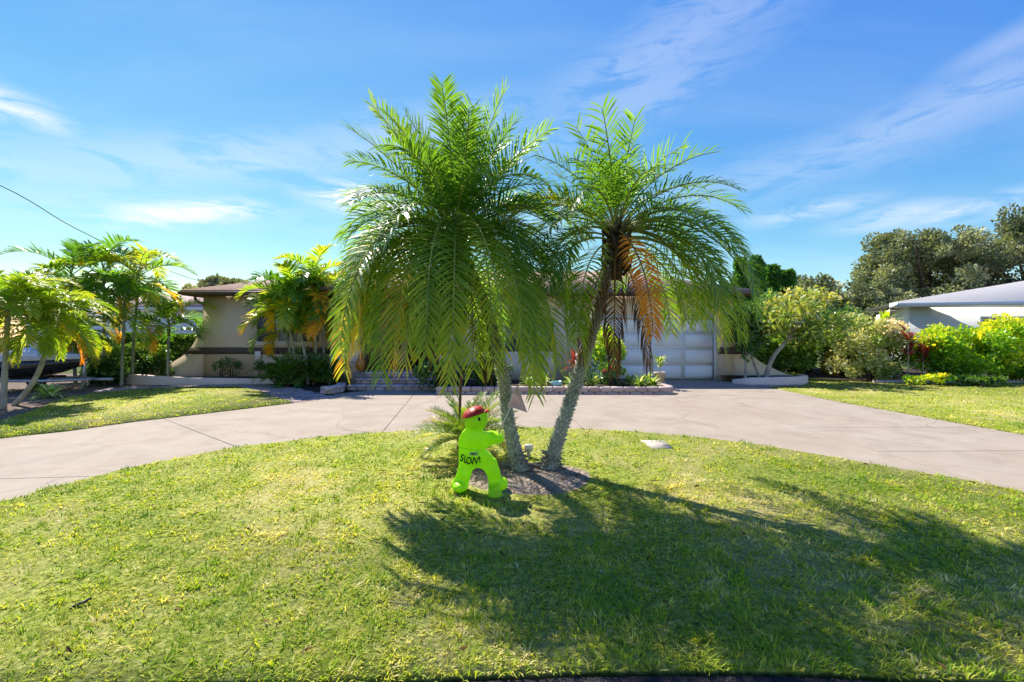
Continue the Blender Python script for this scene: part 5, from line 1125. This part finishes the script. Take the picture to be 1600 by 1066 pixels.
# ------------------------------------------------------------------ jet ski on its trailer
def jetski():
    bx, by = -13.2, 12.2; root = thing('jet_ski', 'dark jet ski with silver trim parked on a trailer at left', 'jet ski', (bx, by, .5)); xs = np.linspace(-1.7, 1.7, 15); V = []; k = 12
    def loft(sec, name, m, sm_=True):
        b = MB(); n = len(sec); kk = len(sec[0]); Vv = [p for s in sec for p in s]
        b.add(Vv, [np.array([(i * kk + j, i * kk + (j + 1) % kk, (i + 1) * kk + (j + 1) % kk, (i + 1) * kk + j) for i in range(n - 1) for j in range(kk)]), np.arange(kk), np.arange(kk) + (n - 1) * kk]); return b.build(name, m, root, sm_, True)
    sec = []; sec2 = []; sec3 = []
    for x in xs:
        t = (x + 1.7) / 3.4; w = .56 * (1 - max(0, (t - .5) / .5) ** 2.2) + .02; keel = -.12 + .34 * max(0, (t - .55) / .45) ** 2; gun = .30 + .10 * t
        sec.append([(x, -w, gun), (x, -w * .95, (gun + keel) / 2), (x, -w * .5, keel + .05), (x, 0, keel), (x, w * .5, keel + .05), (x, w * .95, (gun + keel) / 2), (x, w, gun)])
        sec2.append([(x, -w * 1.03, gun - .015), (x, -w * 1.03, gun + .045), (x, w * 1.03, gun + .045), (x, w * 1.03, gun - .015)])
        hd = gun + .05 + .24 * math.exp(-((t - .62) / .22) ** 2) + .05; wd = w * .75
        sec3.append([(x, -w * .98, gun + .046), (x, -wd, hd * .75 + gun * .25), (x, -wd * .4, hd), (x, wd * .4, hd), (x, wd, hd * .75 + gun * .25), (x, w * .98, gun + .046)])
    loft(sec, 'hull', M['hull']); loft(sec2, 'rub_rail', M['hullwhite'], False); loft(sec3, 'deck', M['hullwhite'])
    b = MB(); pts = [(-1.3, 0, .48), (-.8, 0, .60), (-.2, 0, .62), (.2, 0, .58)]; b.tube(curve(pts, 12), .16, 10); b.build('seat', M['rubber'], root, True)
    b = MB(); b.tube(curve([(.75, 0, .58), (.5, 0, .82), (.35, 0, .9)], 8), np.linspace(.14, .06, 9), 8); b.tube([(.33, -.38, .92), (.38, 0, .9), (.33, .38, .92)], .02, 6); b.build('handlebar', M['black'], root)
    b = MB(); b.bbox(.55, .72, -.26, .26, .62, .86, .03); b.build('windscreen', M['hullwhite'], root)
    b = MB(); b.tube(curve([(1.35, -.35, .45), (.8, -.5, .42), (.1, -.55, .36), (-.8, -.57, .37)], 14), .02, 5); b.build('side_stripe', M['hullwhite'], root)
    t = thing('boat_trailer', 'grey galvanised trailer under the jet ski', 'trailer', (bx, by, 0)); b = MB()
    for y in (-.5, .5): b.tube([(-1.9, y, .34), (1.2, y, .34), (1.95, y * .1, .34)], .04, 6)
    for x in (-1.2, 0, 1.1): b.tube([(x, -.5, .34), (x, .5, .34)], .035, 6)
    b.tube([(1.9, 0, .34), (2.5, 0, .34)], .04, 6); b.tube([(1.7, 0, .34), (1.75, 0, .75)], .035, 6); b.build('frame', M['galv'], t)
    b = MB(); 
    for y in (-.22, .22): b.bbox(-1.6, 1.0, y - .05, y + .05, .375, .43, .01)
    b.build('bunk', M['rubber'], t)
    for y in (-.72, .72):
        b = MB(); an = np.linspace(0, 2 * math.pi, 25)[:-1]; ring = [(-.3 + .24 * math.cos(a), y, .27 + .24 * math.sin(a)) for a in an]; V = []
        for a in an:
            for (r, d) in ((.27, -.04), (.27, .04), (.24, .08), (.15, .08), (.15, -.08), (.24, -.08)): V.append((-.3 + r * math.cos(a), y + d, .27 + r * math.sin(a)))
        n = 24; b.add(V, [np.array([(i * 6 + j, i * 6 + (j + 1) % 6, ((i + 1) % n) * 6 + (j + 1) % 6, ((i + 1) % n) * 6 + j) for i in range(n) for j in range(6)])]); w = b.build('wheel', M['rubber'], t, fixn=True)
        b = MB(); b.tube([(-.3, y - .06, .27), (-.3, y + .06, .27)], .15, 16); b.build('rim', M['hullwhite'], w)
        b = MB(); b.tube([(-.3 + .33 * math.cos(a), y, .27 + .33 * math.sin(a)) for a in np.linspace(.1, math.pi - .1, 12)], .06, 6); b.build('fender', M['hull'], t)
jetski()
